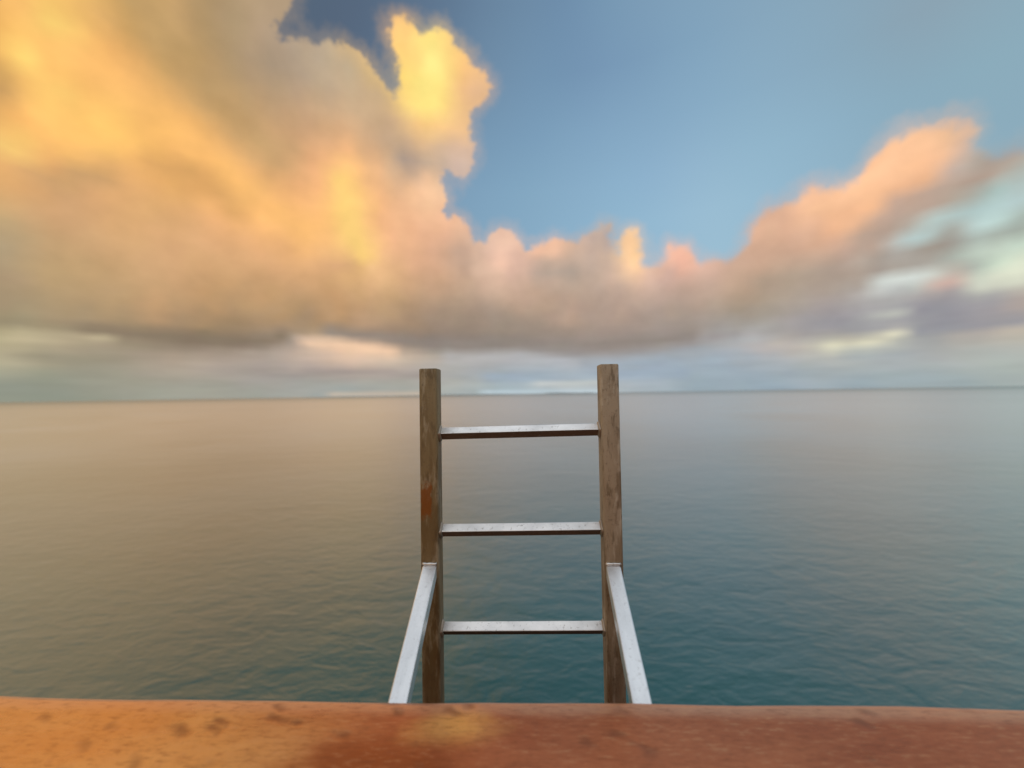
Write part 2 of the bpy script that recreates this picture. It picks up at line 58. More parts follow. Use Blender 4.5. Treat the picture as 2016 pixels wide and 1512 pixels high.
(9.3, (194, 168, 128), (189, 167, 130), (185, 165, 131), (181, 163, 131), (176, 158, 127), (173, 153, 123), (174, 155, 124), (180, 158, 124), (177, 154, 120), (176, 153, 120), (184, 157, 120), (182, 155, 120), (188, 157, 120), (191, 157, 119), (177, 148, 115), (175, 147, 114), (179, 149, 114), (176, 147, 113), (172, 145, 112), (173, 146, 114), (176, 148, 116), (178, 150, 118), (177, 150, 120), (176, 150, 121), (174, 149, 120), (173, 147, 117), (164, 144, 124), (162, 142, 122), (167, 146, 125), (172, 149, 127), (168, 145, 124), (167, 144, 123), (166, 143, 122), (164, 142, 121), (162, 141, 121), (159, 139, 121), (156, 137, 120), (154, 137, 122), (155, 138, 124), (155, 139, 125), (156, 140, 126), (157, 141, 127), (157, 142, 128), (158, 143, 129), (159, 144, 130), (160, 145, 131), (160, 145, 132), (160, 145, 132), (162, 146, 133), (164, 147, 134), (166, 149, 135), (169, 151, 137), (170, 152, 138), (170, 152, 139), (170, 153, 140), (170, 152, 140), (171, 153, 141), (172, 154, 142), (171, 154, 143), (171, 154, 143), (170, 154, 143), (168, 154, 144), (168, 154, 144), (167, 153, 143), (167, 154, 144), (170, 158, 149), (171, 160, 150), (170, 160, 150), (171, 161, 150), (171, 159, 146), (171, 161, 149), (171, 161, 150), (171, 162, 154), (169, 161, 156), (168, 160, 158), (169, 161, 160), (173, 167, 165), (176, 172, 170), (178, 176, 174), (178, 176, 174), (177, 172, 170), (176, 168, 166), (175, 170, 168), (205, 207, 193), (209, 211, 195), (212, 214, 196), (197, 194, 181), (189, 187, 177), (186, 185, 176), (184, 183, 175), (183, 183, 175)),
(10.2, (197, 169, 127), (192, 167, 129), (187, 165, 130), (182, 162, 129), (179, 159, 128), (177, 156, 125), (179, 157, 124), (183, 159, 123), (183, 157, 120), (184, 157, 120), (189, 160, 121), (191, 160, 120), (197, 162, 122), (200, 163, 121), (189, 156, 118), (183, 151, 115), (183, 152, 115), (190, 155, 115), (181, 150, 115), (181, 151, 115), (182, 152, 117), (184, 153, 116), (185, 153, 116), (180, 152, 119), (175, 148, 118), (182, 150, 115), (187, 154, 118), (183, 151, 116), (183, 152, 121), (188, 157, 127), (185, 155, 126), (181, 153, 125), (177, 150, 123), (172, 146, 120), (168, 143, 119), (165, 142, 120), (163, 142, 123), (162, 142, 125), (163, 144, 127), (162, 144, 127), (162, 144, 128), (162, 144, 129), (162, 144, 129), (161, 145, 131), (161, 146, 131), (162, 146, 132), (163, 147, 133), (165, 148, 134), (167, 150, 135), (173, 153, 137), (177, 155, 139), (182, 158, 140), (180, 157, 140), (177, 156, 140), (175, 155, 141), (177, 157, 143), (179, 158, 144), (180, 159, 144), (176, 156, 143), (174, 156, 144), (173, 156, 144), (174, 157, 146), (176, 158, 144), (172, 156, 143), (173, 157, 145), (176, 160, 148), (177, 162, 149), (176, 161, 146), (173, 158, 141), (174, 160, 145), (174, 161, 146), (174, 162, 149), (174, 162, 151), (174, 163, 153), (173, 162, 155), (175, 164, 158), (178, 169, 163), (187, 182, 177), (199, 200, 196), (191, 193, 190), (196, 196, 189), (208, 185, 174), (210, 185, 173), (209, 212, 196), (220, 224, 204), (224, 228, 206), (203, 205, 189), (193, 192, 180), (187, 187, 177), (185, 185, 176), (184, 184, 176)),
(11.2, (200, 170, 125), (195, 168, 127), (191, 166, 128), (186, 163, 129), (182, 160, 128), (180, 157, 126), (182, 158, 125), (188, 161, 122), (189, 161, 121), (192, 162, 121), (193, 162, 122), (198, 165, 123), (203, 167, 124), (206, 167, 124), (196, 161, 120), (192, 157, 117), (193, 157, 116), (193, 157, 116), (188, 155, 116), (191, 157, 116), (190, 156, 116), (187, 155, 118), (188, 155, 116), (185, 154, 117), (182, 152, 119), (187, 153, 116), (192, 157, 119), (193, 156, 116), (190, 156, 120), (192, 159, 126), (191, 160, 127), (190, 160, 127), (186, 156, 123), (178, 150, 121), (172, 146, 121), (170, 146, 123), (169, 147, 127), (170, 149, 129), (169, 148, 129), (166, 147, 129), (166, 147, 130), (167, 148, 131), (168, 149, 133), (167, 150, 135), (168, 150, 135), (167, 150, 134), (170, 151, 135), (173, 153, 136), (175, 154, 137), (179, 156, 139), (182, 158, 141), (184, 160, 142), (187, 161, 142), (180, 158, 142), (178, 157, 143), (180, 159, 144), (181, 159, 145), (185, 162, 146), (181, 159, 145), (178, 158, 145), (178, 159, 147), (179, 160, 147), (180, 160, 145), (179, 160, 146), (180, 160, 145), (183, 162, 146), (183, 164, 147), (182, 162, 144), (181, 161, 141), (181, 161, 141), (180, 162, 143), (178, 162, 145), (177, 162, 147), (177, 163, 150), (177, 162, 150), (178, 164, 152), (181, 169, 158), (187, 177, 167), (209, 213, 207), (214, 220, 214), (213, 219, 213), (205, 207, 198), (191, 184, 173), (182, 189, 178), (204, 218, 199), (214, 222, 201), (206, 213, 195), (196, 198, 185), (189, 190, 179), (186, 187, 178), (185, 186, 177)),
(12.4, (204, 172, 124), (200, 170, 125), (196, 168, 127), (190, 165, 128), (187, 163, 129), (186, 164, 131), (187, 163, 127), (192, 164, 123), (195, 165, 122), (200, 167, 123), (201, 167, 123), (205, 169, 125), (208, 170, 126), (206, 168, 124), (205, 166, 123), (202, 163, 120), (203, 163, 118), (200, 162, 118), (197, 160, 118), (197, 160, 118), (200, 161, 118), (195, 158, 115), (192, 157, 117), (191, 157, 117), (190, 156, 117), (193, 157, 117), (195, 158, 118), (197, 158, 116), (195, 158, 118), (195, 159, 121), (197, 163, 126), (196, 163, 125), (192, 160, 125), (186, 156, 123), (181, 152, 123), (179, 152, 126), (178, 152, 129), (176, 152, 131), (175, 152, 131), (173, 151, 131), (173, 151, 132), (176, 154, 136), (176, 155, 138), (178, 157, 140), (178, 157, 139), (180, 158, 139), (185, 160, 140), (185, 161, 141), (187, 162, 141), (187, 162, 141), (185, 161, 142), (185, 161, 143), (187, 161, 143), (184, 160, 144), (183, 160, 144), (183, 161, 146), (185, 162, 147), (187, 163, 147), (186, 163, 148), (188, 165, 149), (188, 165, 150), (189, 165, 151), (188, 165, 150), (188, 164, 149), (190, 166, 150), (192, 167, 150), (192, 167, 149), (190, 165, 145), (190, 165, 143), (190, 165, 143), (185, 164, 144), (183, 163, 145), (181, 163, 145), (179, 162, 146), (179, 162, 147), (179, 162, 148), (180, 163, 149), (180, 165, 152), (172, 160, 150), (172, 163, 153), (171, 164, 155), (173, 169, 160), (177, 184, 174), (189, 201, 188), (194, 207, 192), (200, 216, 200), (198, 208, 191), (196, 202, 187), (192, 195, 183), (188, 190, 180), (186, 188, 179)),
(13.7, (208, 173, 122), (205, 172, 123), (202, 170, 125), (198, 168, 126), (193, 167, 128), (189, 168, 134), (191, 166, 129), (196, 166, 125), (200, 167, 123), (203, 169, 124), (207, 170, 124), (209, 171, 125), (212, 172, 127), (213, 172, 127), (213, 171, 126), (208, 167, 122), (207, 166, 121), (207, 166, 120), (207, 166, 120), (203, 164, 120), (204, 164, 120), (202, 163, 118), (200, 161, 118), (199, 161, 120), (200, 161, 119), (201, 161, 118), (202, 161, 117), (203, 162, 118), (205, 166, 123), (205, 167, 123), (206, 168, 127), (205, 168, 127), (203, 167, 126), (198, 164, 126), (193, 160, 127), (190, 159, 129), (187, 158, 131), (187, 159, 133), (185, 158, 134), (183, 158, 135), (184, 159, 137), (186, 161, 140), (188, 163, 143), (190, 165, 145), (192, 166, 145), (195, 167, 146), (195, 167, 146), (194, 166, 146), (193, 166, 145), (193, 166, 145), (190, 164, 144), (188, 163, 145), (189, 164, 145), (186, 163, 146), (187, 164, 147), (188, 165, 149), (189, 165, 149), (192, 167, 151), (197, 171, 153), (201, 173, 155), (201, 173, 156), (199, 172, 156), (200, 171, 155), (198, 170, 153), (202, 172, 154), (201, 172, 154), (198, 170, 152), (199, 170, 149), (199, 170, 147), (195, 168, 146), (189, 166, 145), (187, 165, 145), (184, 164, 145), (183, 164, 146), (182, 163, 147), (182, 163, 148), (185, 166, 152), (185, 170, 157), (175, 163, 152), (175, 168, 160), (172, 165, 156), (167, 157, 146), (168, 162, 153), (175, 184, 176), (171, 180, 171), (171, 180, 170), (184, 196, 182), (192, 202, 187), (191, 198, 185), (188, 193, 182), (187, 190, 181)),
(15, (212, 175, 120), (210, 174, 121), (208, 172, 123), (203, 171, 125), (197, 169, 128), (193, 168, 130), (195, 168, 128), (201, 168, 125), (205, 169, 124), (207, 169, 124), (211, 171, 125), (213, 172, 125), (214, 172, 126), (216, 173, 127), (217, 173, 127), (214, 171, 124), (214, 170, 123), (213, 170, 123), (214, 171, 124), (212, 169, 123), (211, 168, 122), (210, 167, 122), (210, 167, 122), (210, 167, 122), (210, 167, 122), (211, 168, 122), (209, 167, 120), (212, 170, 123), (213, 172, 124), (215, 174, 127), (218, 176, 131), (216, 176, 131), (212, 173, 130), (207, 169, 130), (205, 167, 131), (200, 165, 132), (199, 164, 134), (199, 165, 136), (196, 164, 137), (195, 165, 139), (195, 166, 142), (197, 169, 146), (200, 171, 149), (203, 174, 152), (205, 175, 153), (204, 174, 152), (202, 172, 151), (201, 172, 150), (200, 171, 149), (195, 169, 149), (191, 167, 148), (189, 166, 148), (189, 167, 149), (191, 168, 150), (191, 168, 151), (192, 169, 153), (198, 172, 154), (199, 173, 155), (210, 180, 158), (217, 184, 161), (213, 181, 162), (210, 178, 162), (209, 176, 160), (213, 177, 159), (214, 177, 158), (211, 177, 158), (210, 176, 157), (207, 174, 153), (205, 173, 150), (205, 172, 148), (204, 171, 147), (199, 169, 146), (197, 168, 146), (195, 167, 146), (197, 168, 147), (199, 169, 148), (197, 168, 150), (189, 166, 150), (193, 172, 157), (191, 189, 182), (188, 205, 203), (183, 197, 193), (175, 177, 169), (189, 208, 204), (190, 212, 207), (180, 195, 187), (180, 193, 183), (185, 197, 185), (189, 198, 186), (188, 195, 184), (187, 192, 182)),
(16.3, (217, 176, 118), (216, 176, 119), (214, 175, 121), (212, 174, 123), (205, 172, 125), (197, 169, 126), (202, 169, 126), (207, 169, 124), (209, 169, 124), (210, 170, 124), (214, 172, 124), (216, 173, 124), (217, 174, 125), (220, 175, 127), (220, 174, 127), (219, 174, 126), (218, 173, 125), (219, 174, 126), (220, 174, 126), (219, 173, 125), (219, 173, 125), (219, 172, 125), (220, 173, 125), (221, 174, 125), (221, 174, 125), (221, 174, 126), (218, 173, 125), (220, 176, 125), (222, 178, 126), (225, 181, 129), (228, 184, 134), (233, 188, 139), (221, 179, 133), (217, 175, 133), (213, 172, 134), (210, 170, 135), (208, 169, 137), (207, 169, 137), (204, 168, 139), (202, 169, 143), (204, 172, 146), (209, 178, 153), (213, 180, 157), (217, 184, 161), (219, 185, 162), (213, 180, 159), (208, 177, 156), (205, 175, 154), (196, 171, 152), (196, 171, 153), (194, 170, 152), (190, 169, 152), (188, 168, 152), (192, 170, 153), (195, 172, 155), (198, 174, 156), (205, 177, 158), (215, 184, 159), (227, 191, 160), (233, 194, 163), (224, 188, 166), (223, 185, 164), (220, 182, 165), (234, 185, 162), (232, 184, 161), (223, 182, 162), (218, 180, 160), (212, 176, 155), (210, 175, 152), (210, 174, 150), (210, 173, 148), (210, 173, 148), (210, 173, 148), (213, 174, 148), (216, 175, 147), (217, 175, 147), (212, 174, 148), (195, 168, 149), (188, 165, 149), (187, 167, 152), (188, 181, 170), (186, 200, 195), (184, 202, 199), (183, 205, 203), (187, 210, 208), (188, 209, 208), (184, 203, 198), (183, 196, 188), (185, 196, 186), (187, 194, 184), (187, 192, 182)),
(17.6, (220, 178, 117), (220, 178, 117), (220, 177, 119), (219, 177, 121), (216, 175, 121), (212, 173, 122), (211, 171, 123), (213, 170, 123), (212, 169, 123), (213, 170, 123), (217, 172, 122), (218, 173, 122), (220, 174, 123), (222, 175, 125), (222, 175, 125), (223, 176, 127), (224, 176, 128), (226, 177, 128), (227, 178, 128), (227, 178, 128), (228, 177, 127), (228, 178, 127), (230, 179, 126), (231, 180, 126), (232, 181, 127), (226, 177, 126), (220, 173, 126), (219, 173, 126), (221, 177, 126), (232, 187, 129), (239, 194, 140), (233, 187, 137), (227, 182, 136), (224, 179, 136), (220, 175, 137), (217, 173, 138), (214, 172, 139), (211, 170, 139), (207, 170, 141), (205, 171, 145), (201, 169, 146), (217, 184, 160), (223, 189, 165), (225, 190, 166), (229, 193, 169), (221, 185, 165), (215, 181, 161), (208, 177, 158), (195, 171, 155), (188, 168, 153), (186, 167, 152), (184, 166, 152), (183, 166, 152), (193, 171, 155), (195, 173, 157), (202, 177, 159), (210, 182, 161), (226, 191, 161), (250, 206, 162), (250, 206, 162), (237, 196, 167), (232, 190, 167), (239, 190, 166), (245, 189, 164), (240, 188, 163), (230, 185, 162), (222, 182, 160), (216, 178, 155), (214, 177, 153), (215, 176, 150), (216, 176, 149), (219, 178, 150), (220, 178, 150), (221, 179, 151), (226, 181, 150), (238, 186, 148), (240, 188, 148), (227, 182, 148), (207, 174, 151), (195, 169, 152), (188, 166, 150), (185, 164, 149), (182, 169, 155), (177, 180, 171), (175, 195, 190), (181, 197, 193), (182, 198, 194), (182, 195, 188), (183, 193, 185), (185, 193, 183), (186, 191, 181)),
(19, (224, 180, 115), (224, 179, 115), (225, 179, 116), (227, 180, 118), (227, 180, 119), (226, 177, 118), (223, 174, 118), (216, 170, 119), (212, 168, 121), (216, 170, 121), (219, 172, 121), (221, 174, 121), (222, 175, 121), (223, 176, 123), (224, 176, 123), (226, 177, 125), (230, 179, 127), (233, 180, 127), (235, 182, 128), (237, 183, 128), (239, 184, 127), (239, 184, 126), (239, 184, 126), (241, 186, 125), (243, 188, 125), (240, 187, 127), (237, 187, 128), (242, 194, 130), (246, 202, 129), (252, 210, 128), (248, 203, 132), (238, 191, 136), (232, 184, 138), (229, 181, 139), (226, 178, 140), (221, 174, 139), (219, 174, 141), (215, 173, 142), (207, 170, 143), (202, 169, 145), (199, 168, 146), (211, 179, 156), (224, 189, 165), (234, 195, 171), (244, 201, 176), (230, 191, 169), (223, 186, 166), (218, 183, 163), (208, 178, 159), (201, 175, 156), (201, 175, 156), (202, 176, 157), (200, 175, 157), (201, 176, 158), (200, 176, 160), (206, 180, 161), (211, 184, 162), (231, 196, 161), (253, 209, 161), (252, 209, 160), (244, 201, 163), (240, 195, 165), (245, 192, 165), (244, 190, 164), (240, 189, 163), (237, 188, 163), (225, 183, 160), (220, 180, 156), (219, 178, 152), (220, 178, 151), (222, 179, 150), (222, 180, 150), (226, 181, 151), (231, 185, 152), (238, 189, 154), (245, 192, 151), (245, 191, 149), (245, 190, 147), (240, 188, 147), (204, 171, 149), (199, 169, 149), (195, 170, 153), (189, 168, 152), (184, 163, 148), (184, 167, 153), (181, 178, 168), (181, 183, 176), (181, 188, 181), (182, 189, 181), (184, 189, 181), (186, 189, 180)),
(20.4, (227, 181, 113), (228, 181, 113), (228, 180, 113), (231, 182, 115), (236, 185, 117), (236, 183, 117), (220, 172, 115), (210, 166, 115), (211, 168, 117), (216, 169, 119), (222, 173, 119), (223, 174, 119), (223, 175, 119), (223, 175, 118), (225, 175, 119), (228, 177, 121), (234, 180, 124), (239, 183, 126), (240, 184, 124), (245, 188, 125), (247, 189, 124), (247, 189, 123), (246, 189, 122), (248, 191, 121), (249, 192, 121), (248, 192, 124), (249, 195, 127), (252, 205, 129), (254, 212, 129), (254, 212, 129), (250, 204, 132), (243, 192, 137), (237, 185, 140), (234, 183, 141), (231, 181, 142), (228, 180, 143), (225, 178, 145), (221, 177, 146), (215, 175, 146), (202, 169, 146), (204, 171, 149), (214, 180, 157), (220, 186, 164), (230, 192, 170), (239, 198, 174), (234, 194, 172), (230, 191, 170), (230, 190, 166), (241, 194, 165), (239, 194, 164), (236, 192, 163), (224, 187, 161), (213, 182, 160), (207, 179, 160), (203, 178, 162), (203, 179, 163), (198, 176, 163), (230, 195, 159), (253, 208, 161), (249, 206, 159), (249, 205, 159), (245, 198, 163), (244, 194, 164), (240, 191, 163), (238, 189, 163), (236, 188, 163), (227, 183, 159), (222, 180, 155), (221, 179, 152), (222, 179, 151), (223, 179, 150), (223, 179, 150), (227, 182, 152), (242, 192, 156), (252, 200, 158), (253, 200, 157), (253, 200, 157), (253, 199, 155), (249, 195, 151), (242, 189, 147), (238, 186, 146), (235, 186, 148), (209, 183, 166), (193, 179, 166), (182, 167, 154), (184, 165, 151), (183, 173, 162), (181, 179, 170), (182, 183, 175), (183, 185, 177), (186, 187, 177)),
(21.8, (230, 182, 112), (230, 182, 111), (230, 181, 111), (231, 182, 111), (241, 189, 114), (249, 205, 121), (245, 199, 119), (229, 177, 114), (212, 168, 115), (210, 167, 115), (214, 169, 116), (227, 176, 118), (226, 175, 116), (224, 173, 113), (226, 175, 113), (228, 176, 114), (236, 181, 117), (236, 180, 117), (228, 175, 111), (238, 182, 115), (251, 192, 120), (251, 193, 120), (251, 193, 120), (251, 193, 120), (251, 193, 120), (251, 194, 122), (252, 198, 125), (254, 207, 127), (255, 213, 128), (253, 209, 129), (249, 200, 133), (245, 192, 137), (241, 186, 141), (238, 186, 143), (237, 185, 144), (236, 185, 147), (234, 184, 148), (231, 183, 149), (227, 181, 150), (220, 179, 150), (215, 178, 152), (215, 181, 158), (221, 186, 163), (227, 191, 169), (236, 197, 173), (241, 201, 176), (238, 198, 174), (235, 194, 168), (236, 193, 165), (238, 193, 164), (242, 195, 164), (234, 191, 163), (217, 184, 161), (209, 180, 162), (199, 176, 163), (198, 176, 163), (197, 176, 163), (228, 194, 159), (250, 207, 160), (244, 203, 159), (243, 200, 159), (244, 198, 161), (242, 195, 162), (238, 191, 162), (235, 189, 162), (233, 186, 161), (227, 183, 157), (222, 180, 154), (222, 180, 153), (224, 180, 151), (224, 180, 151), (225, 180, 151), (228, 183, 152), (240, 191, 155), (248, 196, 157), (251, 198, 157), (254, 200, 157), (255, 201, 157), (255, 201, 157), (253, 200, 156), (252, 198, 153), (250, 196, 153), (239, 193, 157), (208, 185, 169), (181, 184, 178), (176, 179, 174), (181, 176, 167), (183, 177, 167), (184, 179, 170), (186, 183, 172), (188, 185, 173)),
(23.2, (232, 184, 110), (232, 183, 109), (230, 181, 108), (228, 179, 108), (233, 182, 110), (246, 194, 114), (251, 201, 116), (247, 191, 114), (244, 190, 114), (239, 186, 115), (233, 181, 115), (235, 181, 115), (232, 178, 112), (229, 175, 109), (228, 175, 108), (229, 175, 109), (228, 174, 108), (223, 171, 107), (230, 177, 110), (243, 187, 115), (252, 193, 119), (252, 193, 119), (251, 193, 120), (251, 192, 122), (250, 192, 123), (251, 193, 123), (253, 200, 124), (255, 209, 126), (255, 213, 128), (253, 208, 129), (249, 196, 132), (246, 190, 137), (243, 188, 141), (241, 188, 144), (242, 188, 146), (241, 189, 150), (241, 190, 152), (242, 191, 153), (238, 188, 153), (232, 186, 153), (227, 184, 154), (224, 184, 158), (225, 187, 162), (228, 191, 167), (233, 194, 171), (236, 197, 173), (235, 195, 171), (235, 194, 168), (237, 194, 166), (231, 190, 164), (232, 191, 164), (227, 189, 163), (219, 185, 162), (211, 182, 162), (207, 181, 162), (204, 180, 162), (204, 180, 162), (223, 191, 159), (234, 197, 158), (239, 199, 158), (239, 197, 159), (240, 196, 160), (238, 194, 161), (235, 191, 161), (232, 188, 160), (229, 185, 158), (225, 182, 156), (223, 181, 154), (224, 181, 153), (225, 181, 152), (226, 181, 152), (227, 181, 152), (229, 182, 152), (234, 186, 154), (238, 188, 155), (244, 192, 155), (249, 196, 156), (254, 200, 157), (255, 201, 157), (255, 202, 158), (255, 202, 158), (254, 202, 158), (242, 197, 158), (224, 190, 164), (213, 189, 168), (199, 186, 171), (194, 181, 168), (191, 180, 167), (192, 181, 167), (192, 182, 169), (192, 184, 170)),
(24.7, (233, 184, 109), (233, 184, 108), (231, 182, 107), (225, 177, 105), (214, 168, 103), (235, 181, 107), (251, 192, 111), (254, 197, 113), (255, 197, 112), (253, 198, 113), (250, 196, 113), (247, 191, 112), (227, 174, 106), (223, 171, 105), (222, 170, 105), (224, 172, 106), (232, 177, 109), (241, 185, 112), (249, 191, 115), (249, 192, 117), (246, 190, 119), (245, 188, 121), (246, 188, 123), (248, 189, 125), (248, 189, 126), (250, 193, 126), (253, 201, 126), (255, 212, 127), (255, 213, 128), (253, 207, 129), (250, 197, 132), (247, 191, 136), (242, 188, 141), (241, 189, 145), (242, 190, 148), (244, 194, 153), (243, 194, 154), (245, 195, 157), (243, 193, 156), (237, 190, 156), (231, 188, 157), (228, 187, 159), (227, 188, 162), (228, 190, 165), (229, 191, 167), (231, 192, 168), (232, 193, 168), (234, 193, 168), (236, 194, 167), (230, 191, 165), (228, 189, 164), (224, 187, 163), (219, 185, 163), (214, 183, 162), (215, 185, 161), (215, 185, 161), (219, 188, 160), (224, 191, 159), (229, 194, 159), (233, 195, 159), (235, 195, 160), (235, 194, 160), (233, 191, 160), (233, 190, 160), (228, 186, 158), (227, 184, 157), (224, 182, 155), (223, 181, 154), (225, 181, 153), (227, 182, 153), (228, 182, 153), (230, 183, 153), (232, 184, 153), (235, 186, 154), (238, 189, 154), (242, 191, 155), (246, 194, 156), (251, 198, 156), (254, 201, 157), (255, 202, 158), (255, 203, 159), (251, 201, 159), (236, 193, 159), (228, 188, 159), (226, 190, 162), (219, 189, 164), (211, 186, 164), (205, 184, 164), (201, 183, 165), (199, 183, 166), (198, 184, 167)),
(26.2, (235, 185, 108), (234, 184, 106), (231, 181, 105), (225, 177, 103), (211, 166, 100), (207, 163, 102), (247, 194, 112), (254, 204, 115), (255, 202, 114), (255, 203, 113), (255, 204, 113), (254, 200, 112), (250, 194, 111), (246, 189, 110), (245, 187, 111), (248, 190, 113), (250, 191, 114), (250, 192, 115), (246, 190, 116), (240, 185, 118), (231, 180, 119), (227, 177, 120), (233, 180, 123), (240, 183, 127), (244, 186, 128), (248, 189, 128), (252, 200, 128), (255, 211, 128), (255, 212, 128), (253, 203, 129), (249, 195, 134), (245, 190, 138), (240, 189, 142), (239, 189, 146), (240, 192, 150), (243, 196, 155), (245, 199, 158), (246, 199, 160), (243, 198, 160), (239, 194, 160), (231, 191, 160), (227, 189, 161), (226, 189, 163), (226, 189, 164), (227, 189, 165), (227, 190, 165), (228, 190, 166), (230, 191, 167), (233, 192, 167), (228, 190, 165), (225, 188, 164), (222, 187, 163), (219, 186, 163), (217, 185, 162), (218, 186, 161), (219, 187, 161), (221, 189, 160), (224, 190, 160), (227, 192, 160), (230, 193, 160), (231, 193, 160), (231, 191, 160), (229, 189, 159), (228, 187, 159), (226, 185, 157), (224, 183, 156), (224, 182, 155), (224, 182, 154), (226, 182, 153), (228, 183, 153), (230, 184, 154), (233, 186, 154), (235, 187, 155), (237, 188, 155), (239, 190, 155), (241, 191, 155), (245, 194, 155), (248, 196, 156), (252, 200, 157), (254, 202, 158), (252, 201, 158), (248, 199, 158), (243, 197, 158), (238, 194, 159), (233, 192, 160), (228, 191, 161), (221, 189, 162), (215, 187, 162), (210, 185, 163), (206, 185, 164), (204, 185, 165)),
(27.8, (236, 186, 107), (235, 185, 106), (232, 182, 104), (227, 178, 102), (217, 171, 99), (216, 171, 101), (243, 192, 110), (254, 204, 115), (255, 206, 116), (255, 200, 113), (255, 201, 113), (254, 200, 113), (253, 196, 113), (254, 196, 113), (252, 194, 113), (250, 192, 114), (246, 189, 114), (238, 184, 115), (230, 179, 115), (219, 174, 117), (211, 169, 117), (207, 167, 117), (211, 169, 120), (225, 176, 125), (236, 181, 129), (244, 187, 130), (252, 200, 129), (255, 212, 128), (254, 207, 128), (249, 197, 132), (244, 191, 137), (238, 188, 140), (234, 188, 144), (232, 188, 148), (240, 194, 152), (246, 199, 158), (249, 203, 162), (245, 201, 162), (238, 198, 163), (228, 192, 165), (222, 189, 165), (221, 188, 164), (222, 188, 164), (223, 188, 164), (223, 189, 165), (225, 189, 165), (225, 189, 164), (226, 189, 165), (226, 189, 165), (225, 188, 164), (223, 187, 163), (222, 187, 163), (220, 187, 162), (219, 186, 162), (220, 187, 161), (221, 188, 161), (222, 189, 160), (224, 189, 160), (225, 190, 160), (227, 190, 160), (227, 190, 160), (228, 189, 159), (225, 187, 158), (224, 185, 157), (224, 184, 157), (223, 183, 156), (223, 182, 155), (224, 182, 154), (226, 183, 153), (229, 184, 154), (232, 186, 154), (233, 187, 155), (233, 188, 155), (235, 189, 155), (236, 189, 155), (239, 191, 155), (242, 193, 155), (244, 194, 156), (247, 196, 156), (248, 198, 157), (248, 198, 157), (246, 198, 157), (244, 197, 158), (241, 196, 158), (237, 194, 159), (232, 192, 159), (227, 190, 160), (221, 188, 161), (216, 187, 161), (211, 186, 163), (208, 185, 164)),
(29.5, (236, 187, 107), (237, 187, 106), (236, 185, 104), (234, 183, 103), (234, 182, 101), (245, 195, 108), (254, 214, 118), (253, 200, 113), (254, 199, 113), (254, 196, 113), (253, 195, 114), (252, 195, 114), (251, 194, 114), (249, 192, 113), (244, 188, 112), (239, 184, 111), (227, 177, 111), (216, 171, 112), (207, 167, 114), (203, 165, 114), (200, 164, 115), (201, 164, 117), (205, 166, 120), (212, 170, 124), (226, 176, 128), (232, 179, 130), (246, 190, 132), (253, 199, 132), (254, 200, 131), (247, 193, 133), (236, 187, 137), (232, 185, 140), (218, 181, 145), (213, 179, 147), (207, 176, 149), (219, 184, 153), (238, 196, 159), (232, 195, 161), (221, 189, 164), (212, 186, 169), (212, 188, 174), (213, 186, 167), (214, 186, 166), (217, 187, 164), (221, 188, 163), (224, 189, 162), (225, 189, 161), (225, 189, 162), (225, 189, 161), (224, 188, 161), (223, 188, 160), (222, 187, 161), (221, 187, 161), (221, 187, 161), (221, 187, 161), (222, 188, 160), (222, 188, 160), (223, 188, 160), (223, 188, 160), (224, 188, 159), (224, 187, 159), (225, 187, 159), (223, 185, 158), (221, 184, 157), (222, 183, 156), (223, 183, 155), (222, 182, 155), (224, 182, 154), (227, 183, 154), (229, 185, 154), (230, 186, 155), (230, 187, 155), (229, 187, 156), (230, 187, 156), (232, 188, 156), (234, 189, 155), (237, 191, 155), (239, 192, 155), (241, 193, 156), (242, 194, 156), (242, 195, 156), (241, 195, 157), (240, 194, 157), (239, 194, 158), (235, 193, 158), (231, 191, 159), (227, 190, 159), (223, 189, 160), (219, 187, 161), (214, 186, 162), (209, 185, 164)),
(31.2, (236, 187, 107), (237, 187, 106), (238, 187, 105), (238, 186, 103), (239, 185, 102), (243, 188, 104), (254, 202, 113), (254, 200, 114), (254, 199, 115), (253, 195, 114), (252, 193, 113), (248, 190, 113), (240, 185, 112), (231, 180, 111), (220, 173, 110), (210, 168, 110), (202, 164, 111), (200, 163, 111), (198, 162, 112), (198, 162, 114), (199, 163, 117), (202, 164, 120), (205, 166, 123), (208, 167, 125), (215, 171, 128), (222, 175, 130), (227, 178, 132), (240, 186, 134), (242, 188, 135), (229, 183, 136), (224, 180, 137), (218, 178, 139), (206, 174, 142), (182, 161, 144), (185, 163, 146), (193, 169, 149), (203, 178, 154), (208, 181, 156), (203, 179, 159), (210, 184, 167), (213, 187, 170), (213, 186, 168), (213, 185, 167), (215, 186, 165), (218, 187, 163), (223, 189, 160), (226, 190, 158), (227, 190, 157), (227, 190, 156), (227, 190, 156), (226, 189, 156), (225, 189, 157), (224, 188, 157), (223, 188, 158), (223, 188, 158), (222, 188, 158), (222, 187, 158), (222, 187, 158), (222, 187, 158), (222, 186, 158), (222, 186, 158), (222, 185, 158), (221, 184, 157), (220, 183, 156), (221, 183, 156), (221, 183, 155), (222, 182, 155), (224, 183, 154), (227, 184, 154), (228, 185, 154), (228, 186, 155), (226, 186, 156), (224, 185, 156), (225, 185, 156), (226, 186, 156), (228, 187, 156), (231, 188, 156), (233, 189, 156), (235, 190, 156), (236, 191, 156), (236, 191, 156), (235, 191, 157), (234, 191, 157), (233, 191, 157), (232, 191, 158), (228, 190, 158), (225, 189, 159), (223, 188, 159), (219, 188, 160), (214, 186, 162), (209, 185, 163)),
